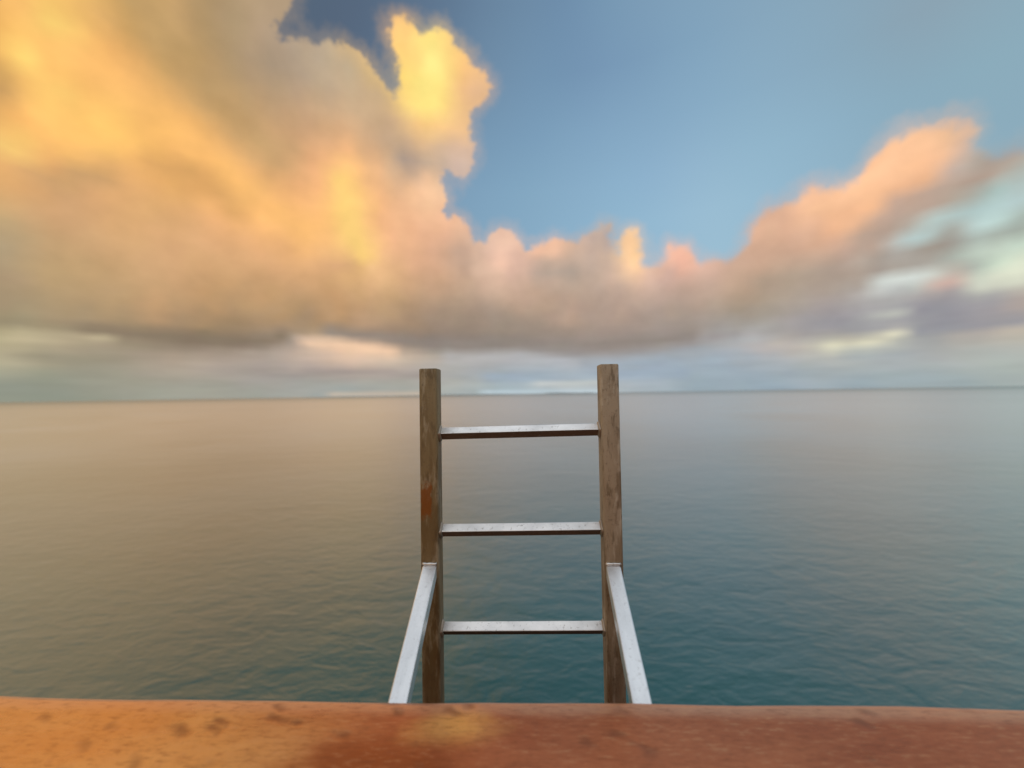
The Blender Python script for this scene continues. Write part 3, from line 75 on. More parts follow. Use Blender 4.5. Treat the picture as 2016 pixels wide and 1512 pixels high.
(33, (236, 187, 107), (237, 187, 106), (238, 187, 105), (239, 187, 103), (241, 187, 103), (248, 192, 110), (254, 200, 115), (254, 212, 118), (254, 209, 118), (248, 195, 113), (240, 184, 109), (231, 178, 108), (219, 172, 108), (206, 166, 107), (199, 162, 108), (195, 160, 109), (192, 159, 111), (192, 159, 112), (192, 159, 114), (191, 160, 118), (194, 161, 121), (194, 162, 124), (197, 163, 126), (201, 166, 128), (204, 167, 130), (210, 171, 131), (216, 175, 133), (218, 176, 134), (219, 177, 135), (216, 177, 137), (211, 175, 138), (205, 173, 140), (203, 173, 142), (205, 175, 143), (209, 177, 143), (220, 184, 143), (222, 186, 146), (216, 184, 151), (215, 184, 155), (217, 185, 158), (218, 186, 161), (219, 187, 162), (221, 188, 161), (222, 189, 159), (225, 190, 156), (227, 191, 154), (229, 192, 153), (231, 192, 152), (231, 193, 152), (231, 192, 152), (230, 192, 152), (229, 191, 152), (228, 191, 153), (227, 190, 153), (226, 189, 154), (225, 189, 155), (224, 188, 155), (223, 187, 155), (222, 187, 155), (221, 186, 156), (221, 185, 156), (221, 185, 156), (221, 184, 156), (220, 183, 155), (220, 183, 155), (220, 183, 155), (222, 183, 155), (224, 183, 154), (225, 184, 155), (225, 185, 155), (224, 185, 156), (222, 184, 156), (221, 184, 155), (220, 184, 155), (221, 184, 156), (222, 185, 156), (224, 185, 156), (226, 186, 156), (227, 187, 156), (228, 188, 156), (229, 188, 157), (229, 188, 157), (228, 188, 157), (227, 188, 157), (226, 188, 158), (226, 189, 158), (225, 189, 159), (223, 188, 159), (219, 188, 160), (215, 186, 162), (209, 186, 163)),
(35, (236, 187, 107), (237, 187, 106), (238, 187, 105), (239, 187, 103), (241, 187, 103), (249, 193, 110), (252, 196, 113), (249, 198, 112), (241, 192, 111), (228, 181, 110), (215, 171, 107), (206, 165, 104), (201, 164, 108), (198, 163, 110), (193, 159, 108), (190, 157, 107), (187, 155, 109), (185, 155, 113), (182, 155, 117), (183, 156, 122), (185, 158, 125), (185, 159, 128), (187, 161, 130), (189, 162, 133), (195, 166, 134), (198, 169, 136), (202, 172, 139), (206, 175, 140), (206, 176, 141), (205, 175, 140), (205, 175, 140), (207, 176, 140), (208, 176, 140), (218, 183, 140), (232, 193, 138), (245, 201, 135), (250, 206, 135), (251, 206, 138), (248, 203, 142), (246, 201, 146), (242, 198, 147), (238, 196, 148), (235, 194, 149), (234, 193, 149), (234, 193, 149), (234, 193, 148), (234, 194, 148), (235, 195, 147), (235, 195, 147), (235, 195, 148), (234, 195, 148), (233, 194, 149), (232, 194, 149), (231, 193, 150), (229, 192, 150), (228, 191, 151), (227, 190, 151), (225, 189, 152), (224, 188, 152), (223, 187, 153), (222, 186, 153), (221, 185, 154), (221, 185, 154), (220, 184, 154), (220, 184, 154), (220, 183, 155), (221, 184, 155), (223, 184, 155), (223, 184, 155), (222, 185, 155), (221, 185, 155), (220, 184, 155), (218, 183, 154), (218, 183, 154), (218, 183, 154), (219, 183, 155), (219, 184, 155), (220, 184, 156), (221, 185, 156), (221, 185, 156), (222, 185, 157), (222, 186, 157), (222, 186, 157), (223, 187, 158), (225, 188, 158), (226, 189, 158), (225, 189, 159), (223, 188, 159), (220, 188, 160), (215, 187, 162), (210, 186, 163)),
(37, (236, 187, 107), (237, 187, 106), (238, 187, 105), (239, 186, 103), (241, 187, 104), (249, 193, 111), (252, 196, 113), (249, 197, 112), (238, 190, 110), (227, 182, 108), (214, 172, 107), (200, 164, 108), (198, 163, 110), (201, 166, 113), (201, 166, 115), (189, 157, 111), (184, 155, 112), (182, 155, 116), (180, 155, 120), (179, 155, 125), (179, 156, 128), (178, 157, 132), (180, 159, 135), (183, 162, 138), (186, 165, 141), (192, 170, 142), (196, 173, 145), (200, 175, 144), (202, 177, 144), (203, 176, 142), (205, 177, 140), (207, 178, 138), (221, 188, 134), (241, 206, 131), (252, 220, 131), (255, 228, 134), (255, 231, 135), (255, 227, 134), (254, 220, 134), (249, 208, 138), (242, 199, 141), (236, 193, 144), (235, 192, 145), (235, 192, 145), (236, 192, 145), (237, 193, 145), (237, 194, 144), (238, 195, 144), (238, 196, 144), (239, 197, 144), (238, 197, 144), (238, 197, 145), (237, 197, 146), (235, 196, 146), (234, 195, 147), (232, 194, 148), (230, 192, 148), (228, 191, 149), (227, 190, 150), (225, 189, 150), (223, 187, 151), (223, 187, 152), (222, 186, 152), (221, 185, 153), (220, 185, 154), (220, 185, 154), (221, 184, 155), (221, 184, 155), (221, 185, 155), (220, 185, 155), (220, 185, 154), (220, 184, 153), (219, 184, 152), (219, 183, 152), (218, 183, 152), (218, 183, 152), (218, 183, 153), (218, 183, 153), (218, 184, 154), (218, 184, 154), (219, 184, 156), (220, 185, 157), (222, 186, 157), (223, 187, 158), (225, 188, 158), (226, 189, 158), (225, 189, 159), (223, 188, 159), (220, 188, 160), (215, 187, 161), (210, 186, 163)),
(39, (236, 187, 107), (237, 187, 106), (238, 187, 105), (239, 186, 103), (241, 187, 104), (249, 193, 111), (252, 196, 113), (249, 197, 112), (238, 190, 110), (227, 181, 108), (215, 172, 108), (203, 165, 108), (201, 165, 110), (205, 168, 113), (202, 166, 115), (190, 159, 114), (184, 156, 115), (182, 156, 120), (182, 158, 123), (182, 158, 126), (182, 158, 130), (180, 158, 133), (180, 159, 136), (181, 162, 140), (186, 166, 141), (190, 171, 147), (194, 174, 146), (198, 176, 146), (199, 178, 147), (209, 182, 142), (219, 188, 137), (227, 193, 133), (239, 203, 128), (254, 217, 124), (255, 224, 128), (255, 231, 134), (255, 233, 137), (255, 232, 136), (254, 224, 135), (250, 211, 136), (243, 197, 139), (237, 192, 145), (233, 190, 147), (233, 190, 146), (235, 190, 145), (237, 192, 144), (238, 194, 143), (240, 195, 142), (241, 197, 142), (241, 198, 142), (241, 199, 142), (241, 199, 142), (240, 199, 142), (239, 199, 143), (238, 198, 144), (237, 197, 145), (235, 196, 146), (233, 194, 147), (230, 192, 148), (228, 191, 148), (226, 189, 149), (224, 188, 150), (222, 187, 151), (222, 187, 152), (221, 186, 153), (221, 186, 153), (220, 185, 154), (220, 185, 155), (219, 185, 155), (219, 186, 154), (220, 186, 153), (220, 185, 151), (221, 185, 149), (221, 185, 149), (220, 184, 149), (219, 184, 150), (218, 184, 150), (218, 184, 152), (218, 184, 153), (218, 184, 154), (219, 184, 156), (220, 185, 157), (222, 186, 157), (223, 187, 158), (225, 188, 158), (226, 189, 158), (225, 189, 159), (223, 188, 159), (220, 188, 160), (216, 187, 161), (210, 186, 163)),
(41, (236, 187, 107), (237, 187, 106), (238, 187, 105), (239, 186, 103), (241, 187, 104), (249, 193, 111), (252, 197, 113), (248, 197, 112), (238, 190, 110), (226, 181, 108), (215, 172, 108), (203, 165, 108), (201, 165, 110), (205, 168, 113), (200, 165, 114), (193, 161, 115), (188, 159, 117), (185, 158, 120), (184, 159, 124), (185, 160, 127), (186, 162, 131), (186, 162, 133), (185, 162, 134), (185, 163, 137), (186, 165, 141), (190, 169, 143), (195, 174, 145), (209, 181, 140), (215, 185, 140), (222, 189, 138), (232, 194, 134), (243, 201, 130), (253, 208, 127), (255, 213, 127), (255, 216, 129), (255, 220, 132), (255, 236, 143), (255, 238, 145), (255, 228, 138), (254, 214, 133), (252, 203, 133), (247, 198, 137), (244, 196, 140), (241, 194, 142), (240, 194, 142), (240, 195, 142), (241, 196, 141), (242, 198, 141), (243, 199, 140), (243, 200, 140), (244, 200, 140), (243, 201, 140), (243, 201, 140), (242, 201, 141), (241, 200, 141), (240, 199, 142), (238, 198, 143), (236, 196, 144), (234, 195, 145), (231, 193, 146), (229, 191, 148), (226, 190, 149), (224, 188, 150), (222, 187, 151), (221, 187, 152), (220, 187, 153), (219, 186, 154), (219, 186, 155), (218, 186, 155), (219, 186, 154), (220, 186, 152), (223, 187, 149), (224, 187, 147), (223, 186, 147), (222, 185, 148), (220, 185, 149), (218, 184, 150), (218, 184, 152), (218, 184, 153), (218, 184, 154), (219, 184, 156), (220, 185, 156), (221, 186, 157), (223, 187, 158), (225, 188, 158), (226, 189, 158), (225, 189, 159), (223, 188, 159), (221, 188, 160), (216, 187, 161), (211, 186, 163)),
(43, (236, 187, 107), (237, 187, 106), (238, 187, 105), (239, 186, 103), (242, 187, 104), (249, 194, 111), (252, 197, 113), (248, 197, 112), (237, 190, 110), (226, 181, 108), (214, 172, 108), (202, 165, 108), (201, 165, 110), (205, 168, 113), (200, 165, 114), (193, 161, 115), (188, 159, 117), (185, 158, 120), (184, 159, 123), (185, 160, 126), (185, 160, 128), (185, 161, 130), (186, 162, 132), (187, 163, 134), (189, 166, 136), (195, 170, 138), (205, 177, 138), (214, 182, 138), (224, 188, 136), (233, 192, 134), (240, 194, 131), (243, 194, 129), (246, 198, 129), (254, 207, 129), (255, 211, 130), (255, 222, 133), (255, 229, 135), (255, 227, 135), (255, 219, 134), (255, 214, 133), (255, 210, 133), (254, 207, 133), (251, 205, 135), (249, 204, 136), (248, 203, 137), (247, 202, 137), (246, 202, 138), (246, 202, 138), (246, 203, 138), (246, 203, 138), (246, 203, 138), (245, 203, 138), (245, 203, 138), (244, 202, 139), (243, 202, 139), (242, 201, 140), (240, 199, 141), (238, 198, 142), (236, 196, 143), (234, 195, 145), (231, 193, 146), (229, 191, 147), (226, 190, 149), (223, 189, 150), (221, 188, 151), (220, 187, 152), (219, 187, 153), (218, 186, 154), (218, 187, 154), (219, 187, 153), (221, 187, 151), (224, 188, 149), (225, 187, 147), (224, 187, 147), (222, 186, 148), (220, 185, 149), (218, 184, 150), (218, 184, 151), (218, 184, 153), (218, 184, 154), (219, 184, 155), (220, 185, 156), (221, 186, 157), (223, 187, 157), (225, 188, 158), (226, 189, 158), (225, 189, 159), (224, 188, 159), (221, 188, 160), (216, 187, 161), (211, 186, 163)),
(45, (237, 187, 107), (237, 187, 106), (238, 187, 104), (239, 186, 103), (242, 187, 104), (250, 194, 111), (252, 197, 113), (248, 197, 112), (237, 190, 110), (225, 180, 108), (214, 172, 108), (202, 165, 108), (202, 165, 110), (205, 168, 113), (200, 165, 114), (193, 161, 115), (188, 159, 117), (185, 158, 120), (184, 159, 123), (185, 160, 126), (185, 160, 128), (185, 161, 130), (186, 162, 132), (187, 163, 133), (194, 168, 134), (202, 174, 135), (210, 179, 135), (220, 185, 134), (228, 190, 134), (236, 194, 132), (241, 196, 131), (244, 196, 130), (244, 195, 130), (244, 195, 130), (247, 198, 130), (250, 203, 130), (253, 208, 131), (254, 211, 131), (254, 212, 132), (255, 211, 132), (254, 211, 132), (253, 210, 133), (252, 209, 134), (251, 208, 134), (250, 207, 135), (250, 206, 135), (249, 206, 136), (248, 205, 136), (248, 205, 136), (247, 205, 136), (247, 204, 137), (246, 204, 137), (245, 204, 137), (245, 203, 138), (244, 202, 138), (242, 201, 139), (241, 200, 140), (239, 199, 141), (237, 197, 142), (235, 196, 143), (232, 194, 145), (230, 192, 146), (227, 191, 148), (225, 189, 149), (222, 188, 151), (220, 187, 152), (219, 187, 153), (218, 186, 154), (218, 187, 154), (219, 187, 153), (221, 187, 151), (223, 188, 149), (224, 187, 147), (224, 187, 147), (222, 186, 148), (220, 185, 149), (219, 184, 150), (218, 184, 151), (217, 184, 153), (218, 184, 154), (218, 184, 155), (220, 185, 156), (221, 186, 157), (223, 186, 157), (225, 188, 158), (226, 188, 158), (225, 189, 158), (224, 188, 159), (221, 188, 160), (217, 187, 161), (212, 186, 162)),
(48, (237, 187, 107), (237, 187, 106), (238, 187, 104), (239, 186, 103), (242, 188, 104), (250, 194, 112), (252, 197, 113), (248, 197, 112), (237, 189, 110), (225, 180, 108), (214, 172, 108), (202, 165, 108), (202, 165, 110), (205, 168, 113), (200, 165, 114), (193, 161, 115), (188, 159, 117), (185, 158, 120), (184, 159, 123), (185, 160, 126), (185, 160, 128), (185, 161, 130), (186, 162, 132), (187, 163, 133), (194, 168, 134), (202, 173, 135), (210, 179, 135), (220, 185, 134), (228, 190, 133), (235, 194, 132), (241, 197, 131), (244, 198, 130), (246, 198, 130), (247, 199, 130), (248, 201, 130), (249, 203, 130), (251, 205, 130), (252, 207, 130), (252, 208, 131), (252, 208, 131), (252, 209, 132), (252, 209, 132), (252, 208, 133), (251, 208, 133), (250, 208, 133), (250, 207, 134), (249, 207, 134), (249, 206, 135), (248, 206, 135), (248, 205, 135), (247, 205, 136), (246, 204, 136), (245, 204, 136), (245, 203, 137), (244, 202, 138), (243, 202, 138), (241, 200, 139), (239, 199, 140), (237, 198, 142), (235, 196, 143), (233, 194, 144), (230, 193, 146), (227, 191, 148), (225, 190, 149), (222, 188, 151), (220, 187, 152), (219, 187, 153), (218, 186, 154), (218, 186, 154), (219, 187, 153), (220, 187, 151), (223, 188, 149), (224, 187, 147), (224, 187, 147), (222, 186, 148), (220, 185, 149), (219, 184, 150), (218, 184, 151), (218, 184, 152), (218, 184, 154), (218, 184, 155), (219, 185, 156), (221, 185, 157), (223, 186, 157), (224, 187, 158), (226, 188, 158), (225, 189, 158), (224, 189, 159), (222, 188, 160), (218, 187, 161), (212, 186, 162)),
]
EDGE_ROWS = [
(13, 255, 255, 255, 255, 255, 255, 255, 255, 255, 255, 255, 255, 255, 255, 255, 255, 255, 255, 255, 255, 255, 255, 255, 255, 255, 255, 255, 255, 255, 255, 255, 255, 255, 255, 255, 255, 255, 255, 255, 255, 255, 255, 255, 255, 255, 255, 255, 255, 255, 255, 255, 255, 255, 255, 255, 255, 255, 255, 255, 255, 255, 255, 255, 255, 255, 250, 247, 236, 237, 244, 255, 255, 255, 255, 255, 255, 255, 255, 255, 255, 255, 255, 255, 255, 255, 255, 255, 255, 255, 255, 250),
(14.25, 255, 255, 255, 255, 255, 255, 255, 255, 255, 255, 255, 255, 255, 255, 255, 255, 255, 255, 255, 255, 255, 255, 255, 255, 255, 255, 255, 255, 255, 255, 255, 255, 255, 255, 255, 255, 255, 255, 255, 255, 255, 255, 255, 255, 255, 255, 255, 255, 255, 255, 255, 255, 255, 255, 255, 255, 255, 255, 255, 238, 227, 233, 243, 255, 230, 211, 209, 197, 199, 211, 240, 255, 255, 255, 255, 255, 255, 255, 255, 255, 255, 255, 255, 255, 255, 255, 255, 255, 255, 236, 217),
(15.5, 255, 255, 255, 255, 255, 255, 255, 255, 255, 255, 255, 255, 255, 255, 255, 255, 255, 255, 255, 255, 255, 255, 255, 255, 255, 255, 255, 255, 255, 255, 255, 255, 255, 255, 255, 255, 255, 255, 255, 255, 255, 255, 255, 255, 255, 255, 255, 255, 255, 255, 255, 255, 255, 255, 255, 255, 255, 250, 232, 201, 187, 195, 206, 227, 198, 171, 172, 159, 160, 185, 215, 244, 255, 255, 255, 255, 255, 255, 255, 255, 255, 255, 255, 255, 255, 255, 255, 241, 222, 202, 184),
(16.75, 255, 255, 255, 255, 255, 255, 255, 255, 255, 255, 255, 255, 255, 255, 255, 255, 255, 255, 255, 255, 255, 255, 255, 255, 255, 255, 255, 255, 255, 255, 255, 255, 255, 255, 255, 255, 255, 255, 255, 255, 255, 255, 255, 255, 255, 255, 255, 255, 255, 255, 255, 255, 255, 255, 255, 247, 221, 209, 207, 171, 147, 158, 173, 195, 166, 135, 136, 120, 130, 161, 189, 225, 255, 255, 255, 255, 255, 255, 255, 255, 255, 255, 255, 255, 236, 237, 225, 206, 187, 169, 150),
(18, 255, 255, 255, 255, 255, 255, 255, 255, 255, 255, 255, 255, 255, 255, 255, 255, 255, 255, 255, 255, 255, 255, 255, 255, 255, 255, 255, 255, 255, 255, 255, 255, 255, 255, 255, 255, 255, 255, 255, 255, 255, 246, 249, 255, 255, 246, 227, 221, 229, 238, 255, 253, 253, 254, 255, 220, 186, 168, 184, 147, 111, 120, 141, 175, 137, 104, 98, 81, 106, 134, 176, 219, 240, 246, 255, 246, 237, 249, 255, 255, 255, 255, 255, 225, 200, 203, 189, 171, 153, 135, 117),
(19.25, 255, 255, 255, 255, 255, 255, 255, 255, 255, 255, 255, 255, 255, 255, 255, 255, 255, 255, 255, 255, 255, 255, 255, 255, 255, 255, 255, 255, 255, 255, 255, 255, 255, 255, 255, 255, 255, 255, 255, 246, 219, 205, 208, 221, 241, 216, 189, 180, 188, 201, 219, 211, 212, 212, 215, 196, 160, 130, 170, 146, 105, 94, 136, 139, 114, 77, 60, 51, 91, 130, 165, 194, 202, 212, 227, 208, 201, 217, 225, 247, 255, 255, 235, 193, 165, 169, 154, 137, 119, 102, 84),
(20.5, 255, 255, 255, 255, 255, 255, 255, 255, 255, 255, 255, 255, 255, 255, 255, 255, 255, 255, 255, 255, 255, 255, 255, 255, 255, 255, 255, 255, 255, 255, 255, 255, 255, 255, 255, 255, 255, 255, 255, 223, 190, 164, 169, 183, 212, 196, 160, 139, 147, 164, 183, 170, 170, 170, 177, 187, 147, 128, 167, 145, 104, 83, 103, 100, 85, 54, 21, 40, 76, 111, 141, 160, 165, 179, 194, 171, 168, 182, 194, 222, 244, 251, 210, 162, 131, 133, 119, 102, 85, 68, 51),
(21.75, 255, 255, 255, 255, 255, 255, 255, 255, 255, 255, 255, 255, 255, 255, 255, 255, 255, 255, 255, 255, 255, 255, 255, 255, 255, 255, 255, 255, 255, 255, 255, 255, 255, 255, 255, 255, 240, 220, 214, 201, 169, 136, 129, 156, 189, 175, 142, 107, 110, 128, 145, 130, 128, 129, 148, 174, 141, 126, 145, 137, 97, 56, 66, 60, 47, 26, 0, 22, 57, 87, 115, 123, 130, 145, 161, 140, 136, 147, 170, 194, 218, 214, 195, 141, 98, 98, 85, 68, 51, 35, 19),
(23, 255, 255, 255, 255, 255, 255, 255, 255, 255, 255, 255, 255, 255, 255, 255, 255, 255, 255, 255, 255, 255, 255, 255, 255, 255, 255, 255, 255, 255, 255, 255, 255, 255, 255, 255, 245, 214, 185, 172, 181, 148, 115, 103, 136, 149, 146, 119, 87, 74, 92, 107, 104, 87, 93, 120, 139, 140, 101, 104, 96, 79, 45, 27, 21, 9, 0, 0, 3, 33, 62, 80, 86, 97, 113, 125, 110, 103, 116, 143, 166, 190, 177, 162, 152, 98, 64, 50, 34, 18, 2, 0),
(24.25, 255, 255, 255, 255, 255, 255, 255, 255, 255, 255, 255, 255, 255, 255, 255, 255, 255, 255, 255, 255, 255, 255, 255, 255, 255, 255, 255, 255, 255, 255, 255, 255, 255, 255, 255, 228, 192, 160, 130, 154, 129, 96, 80, 97, 108, 104, 94, 63, 38, 55, 70, 68, 47, 66, 86, 103, 101, 87, 63, 55, 44, 19, 0, 0, 0, 0, 0, 0, 8, 33, 43, 49, 64, 80, 86, 76, 69, 92, 115, 146, 155, 141, 141, 136, 90, 37, 15, 0, 0, 0, 0),
(25.5, 255, 255, 255, 255, 255, 255, 255, 255, 255, 255, 255, 255, 255, 255, 255, 255, 255, 255, 255, 255, 255, 255, 255, 255, 255, 255, 255, 255, 255, 255, 255, 255, 255, 255, 255, 227, 189, 154, 120, 120, 104, 77, 44, 57, 66, 63, 57, 37, 9, 18, 30, 28, 14, 33, 51, 63, 60, 51, 28, 15, 5, 0, 0, 0, 0, 0, 0, 0, 0, 0, 6, 16, 32, 48, 48, 38, 39, 64, 92, 113, 118, 104, 110, 99, 70, 22, 0, 0, 0, 0, 0),
(26.75, 255, 255, 255, 255, 255, 255, 255, 255, 255, 255, 255, 255, 255, 255, 255, 255, 255, 255, 255, 255, 255, 255, 255, 255, 255, 255, 255, 255, 255, 255, 255, 255, 255, 255, 255, 242, 208, 173, 137, 101, 72, 49, 24, 18, 24, 21, 17, 4, 0, 0, 0, 0, 0, 0, 15, 22, 19, 12, 0, 0, 0, 0, 0, 0, 0, 0, 0, 0, 0, 0, 0, 0, 0, 13, 10, 0, 14, 39, 69, 80, 81, 68, 76, 63, 39, 0, 0, 0, 0, 0, 0),
(28, 255, 255, 255, 255, 255, 255, 255, 255, 255, 255, 255, 255, 255, 255, 255, 255, 255, 255, 255, 255, 255, 255, 255, 255, 255, 255, 255, 255, 255, 255, 255, 255, 255, 255, 255, 230, 196, 163, 128, 93, 91, 71, 41, 11, 0, 0, 0, 0, 0, 0, 0, 0, 0, 0, 0, 0, 0, 0, 0, 0, 0, 0, 0, 0, 0, 0, 0, 0, 0, 0, 0, 0, 0, 0, 0, 0, 0, 19, 37, 47, 45, 37, 41, 27, 6, 0, 0, 0, 0, 0, 0),
(29.25, 255, 255, 255, 255, 255, 255, 255, 255, 255, 255, 255, 255, 255, 255, 255, 255, 255, 255, 255, 255, 255, 255, 255, 255, 255, 255, 255, 255, 255, 255, 255, 255, 255, 255, 250, 216, 182, 149, 116, 120, 128, 98, 68, 38, 6, 0, 0, 0, 0, 0, 0, 0, 0, 0, 0, 0, 0, 0, 0, 0, 0, 0, 0, 0, 0, 0, 0, 0, 0, 0, 0, 0, 0, 0, 0, 0, 0, 0, 4, 12, 8, 3, 5, 0, 0, 0, 0, 0, 0, 0, 0),
(30.5, 255, 255, 255, 255, 255, 255, 255, 255, 255, 255, 255, 255, 255, 255, 255, 255, 255, 255, 255, 255, 255, 255, 255, 255, 255, 255, 255, 255, 255, 255, 255, 255, 255, 255, 252, 216, 182, 150, 133, 152, 154, 124, 90, 57, 23, 0, 0, 0, 0, 0, 0, 0, 0, 0, 0, 0, 0, 0, 0, 0, 0, 0, 0, 0, 0, 0, 0, 0, 0, 0, 0, 0, 0, 0, 0, 0, 0, 0, 0, 0, 0, 0, 0, 0, 0, 0, 0, 0, 0, 0, 0),
(31.75, 255, 255, 255, 255, 255, 255, 255, 255, 255, 255, 255, 255, 255, 255, 255, 255, 255, 255, 255, 255, 255, 255, 255, 255, 255, 255, 255, 255, 255, 255, 255, 255, 255, 255, 255, 236, 209, 189, 176, 183, 172, 138, 105, 72, 39, 5, 0, 0, 0, 0, 0, 0, 0, 0, 0, 0, 0, 0, 0, 0, 0, 0, 0, 0, 0, 0, 0, 0, 0, 0, 0, 0, 0, 0, 0, 0, 0, 0, 0, 0, 0, 0, 0, 0, 0, 0, 0, 0, 0, 0, 0),
(33, 255, 255, 255, 255, 255, 255, 255, 255, 255, 255, 255, 255, 255, 255, 255, 255, 255, 255, 255, 255, 255, 255, 255, 255, 255, 255, 255, 255, 255, 255, 255, 255, 255, 255, 255, 255, 245, 229, 219, 190, 160, 131, 101, 71, 39, 6, 0, 0, 0, 0, 0, 0, 0, 0, 0, 0, 0, 0, 0, 0, 0, 0, 0, 0, 0, 0, 0, 0, 0, 0, 0, 0, 0, 0, 0, 0, 0, 0, 0, 0, 0, 0, 0, 0, 0, 0, 0, 0, 0, 0, 0),
(34.25, 239, 255, 255, 255, 255, 255, 255, 255, 255, 255, 255, 255, 255, 255, 255, 255, 255, 255, 255, 255, 255, 255, 255, 255, 255, 255, 255, 255, 255, 255, 254, 241, 237, 243, 255, 255, 255, 245, 212, 178, 145, 111, 82, 52, 23, 0, 0, 0, 0, 0, 0, 0, 0, 0, 0, 0, 0, 0, 0, 0, 0, 0, 0, 0, 0, 0, 0, 0, 0, 0, 0, 0, 0, 0, 0, 0, 0, 0, 0, 0, 0, 0, 0, 0, 0, 0, 0, 0, 0, 0, 0),
(35.5, 201, 233, 255, 255, 255, 255, 255, 255, 255, 255, 255, 255, 255, 255, 255, 255, 255, 255, 255, 255, 255, 255, 255, 255, 255, 255, 255, 255, 255, 243, 223, 203, 192, 197, 211, 233, 255, 248, 215, 183, 150, 117, 84, 51, 27, 7, 0, 0, 0, 0, 0, 0, 0, 0, 0, 0, 0, 0, 0, 0, 0, 0, 0, 0, 0, 0, 0, 0, 0, 0, 0, 0, 0, 0, 0, 0, 0, 0, 0, 0, 0, 0, 0, 0, 0, 0, 0, 0, 0, 0, 0),
(36.75, 163, 194, 226, 255, 255, 255, 255, 255, 255, 255, 255, 255, 255, 255, 255, 255, 255, 255, 255, 233, 219, 213, 219, 237, 244, 252, 255, 255, 237, 215, 193, 172, 152, 152, 171, 201, 233, 254, 222, 190, 158, 126, 102, 85, 64, 37, 7, 0, 0, 0, 0, 0, 0, 0, 0, 0, 0, 0, 0, 0, 0, 0, 0, 0, 0, 0, 0, 0, 0, 0, 0, 0, 0, 0, 0, 0, 0, 0, 0, 0, 0, 0, 0, 0, 0, 0, 0, 0, 0, 0, 0),
(38, 126, 156, 186, 217, 247, 255, 255, 255, 255, 255, 255, 255, 255, 255, 255, 255, 255, 255, 245, 213, 186, 175, 174, 191, 200, 205, 224, 226, 209, 188, 166, 145, 122, 126, 157, 189, 221, 254, 232, 203, 178, 160, 142, 114, 85, 55, 26, 0, 0, 0, 0, 0, 0, 0, 0, 0, 0, 0, 0, 0, 0, 0, 0, 0, 0, 0, 0, 0, 0, 0, 0, 0, 0, 0, 0, 0, 0, 0, 0, 0, 0, 0, 0, 0, 0, 0, 0, 0, 0, 0, 0),
(39.25, 89, 118, 147, 177, 206, 236, 255, 255, 255, 255, 255, 255, 255, 255, 255, 255, 255, 255, 248, 213, 177, 142, 130, 146, 157, 159, 182, 184, 177, 160, 139, 118, 99, 129, 160, 191, 222, 254, 238, 216, 201, 190, 160, 131, 102, 73, 42, 12, 0, 0, 0, 0, 0, 0, 0, 0, 0, 0, 0, 0, 0, 0, 0, 0, 0, 0, 0, 0, 0, 0, 0, 0, 0, 0, 0, 0, 0, 0, 0, 0, 0, 0, 0, 0, 0, 0, 0, 0, 0, 0, 0),
(40.5, 52, 80, 108, 137, 165, 194, 222, 250, 255, 255, 255, 255, 255, 255, 255, 255, 255, 255, 255, 220, 184, 148, 113, 101, 115, 116, 141, 141, 137, 129, 113, 92, 106, 135, 165, 195, 225, 241, 217, 191, 164, 147, 137, 117, 90, 64, 37, 8, 0, 0, 0, 0, 0, 0, 0, 0, 0, 0, 0, 0, 0, 0, 0, 0, 0, 0, 0, 0, 0, 0, 0, 0, 0, 0, 0, 0, 0, 0, 0, 0, 0, 0, 0, 0, 0, 0, 0, 0, 0, 0, 0),
(41.75, 16, 43, 70, 97, 125, 152, 179, 207, 234, 255, 255, 255, 255, 255, 255, 255, 255, 255, 255, 241, 208, 178, 149, 117, 82, 75, 98, 99, 95, 90, 81, 96, 123, 149, 175, 194, 196, 204, 190, 169, 146, 120, 93, 83, 67, 44, 18, 0, 0, 0, 0, 0, 0, 0, 0, 0, 0, 0, 0, 0, 0, 0, 0, 0, 0, 0, 0, 0, 0, 0, 0, 0, 0, 0, 0, 0, 0, 0, 0, 0, 0, 0, 0, 0, 0, 0, 0, 0, 0, 0, 0),
(43, 0, 6, 32, 58, 85, 111, 137, 164, 190, 216, 241, 255, 255, 255, 255, 255, 255, 255, 255, 245, 215, 185, 155, 129, 100, 66, 52, 58, 54, 49, 77, 105, 133, 161, 166, 147, 147, 158, 155, 137, 118, 97, 75, 50, 30, 14, 0, 0, 0, 0, 0, 0, 0, 0, 0, 0, 0, 0, 0, 0, 0, 0, 0, 0, 0, 0, 0, 0, 0, 0, 0, 0, 0, 0, 0, 0, 0, 0, 0, 0, 0, 0, 0, 0, 0, 0, 0, 0, 0, 0, 0),
(44.25, 0, 0, 0, 20, 45, 70, 96, 121, 146, 171, 196, 220, 244, 255, 255, 255, 255, 255, 255, 241, 211, 182, 152, 122, 91, 64, 38, 14, 13, 40, 69, 96, 118, 135, 133, 119, 99, 114, 120, 103, 85, 67, 47, 26, 4, 0, 0, 0, 0, 0, 0, 0, 0, 0, 0, 0, 0, 0, 0, 0, 0, 0, 0, 0, 0, 0, 0, 0, 0, 0, 0, 0, 0, 0, 0, 0, 0, 0, 0, 0, 0, 0, 0, 0, 0, 0, 0, 0, 0, 0, 0),
(45.5, 0, 0, 0, 0, 6, 30, 54, 78, 103, 126, 150, 174, 197, 220, 242, 255, 255, 255, 255, 236, 208, 179, 150, 121, 91, 61, 31, 1, 0, 11, 34, 56, 75, 87, 93, 83, 70, 69, 76, 69, 52, 34, 16, 0, 0, 0, 0, 0, 0, 0, 0, 0, 0, 0, 0, 0, 0, 0, 0, 0, 0, 0, 0, 0, 0, 0, 0, 0, 0, 0, 0, 0, 0, 0, 0, 0, 0, 0, 0, 0, 0, 0, 0, 0, 0, 0, 0, 0, 0, 0, 0),
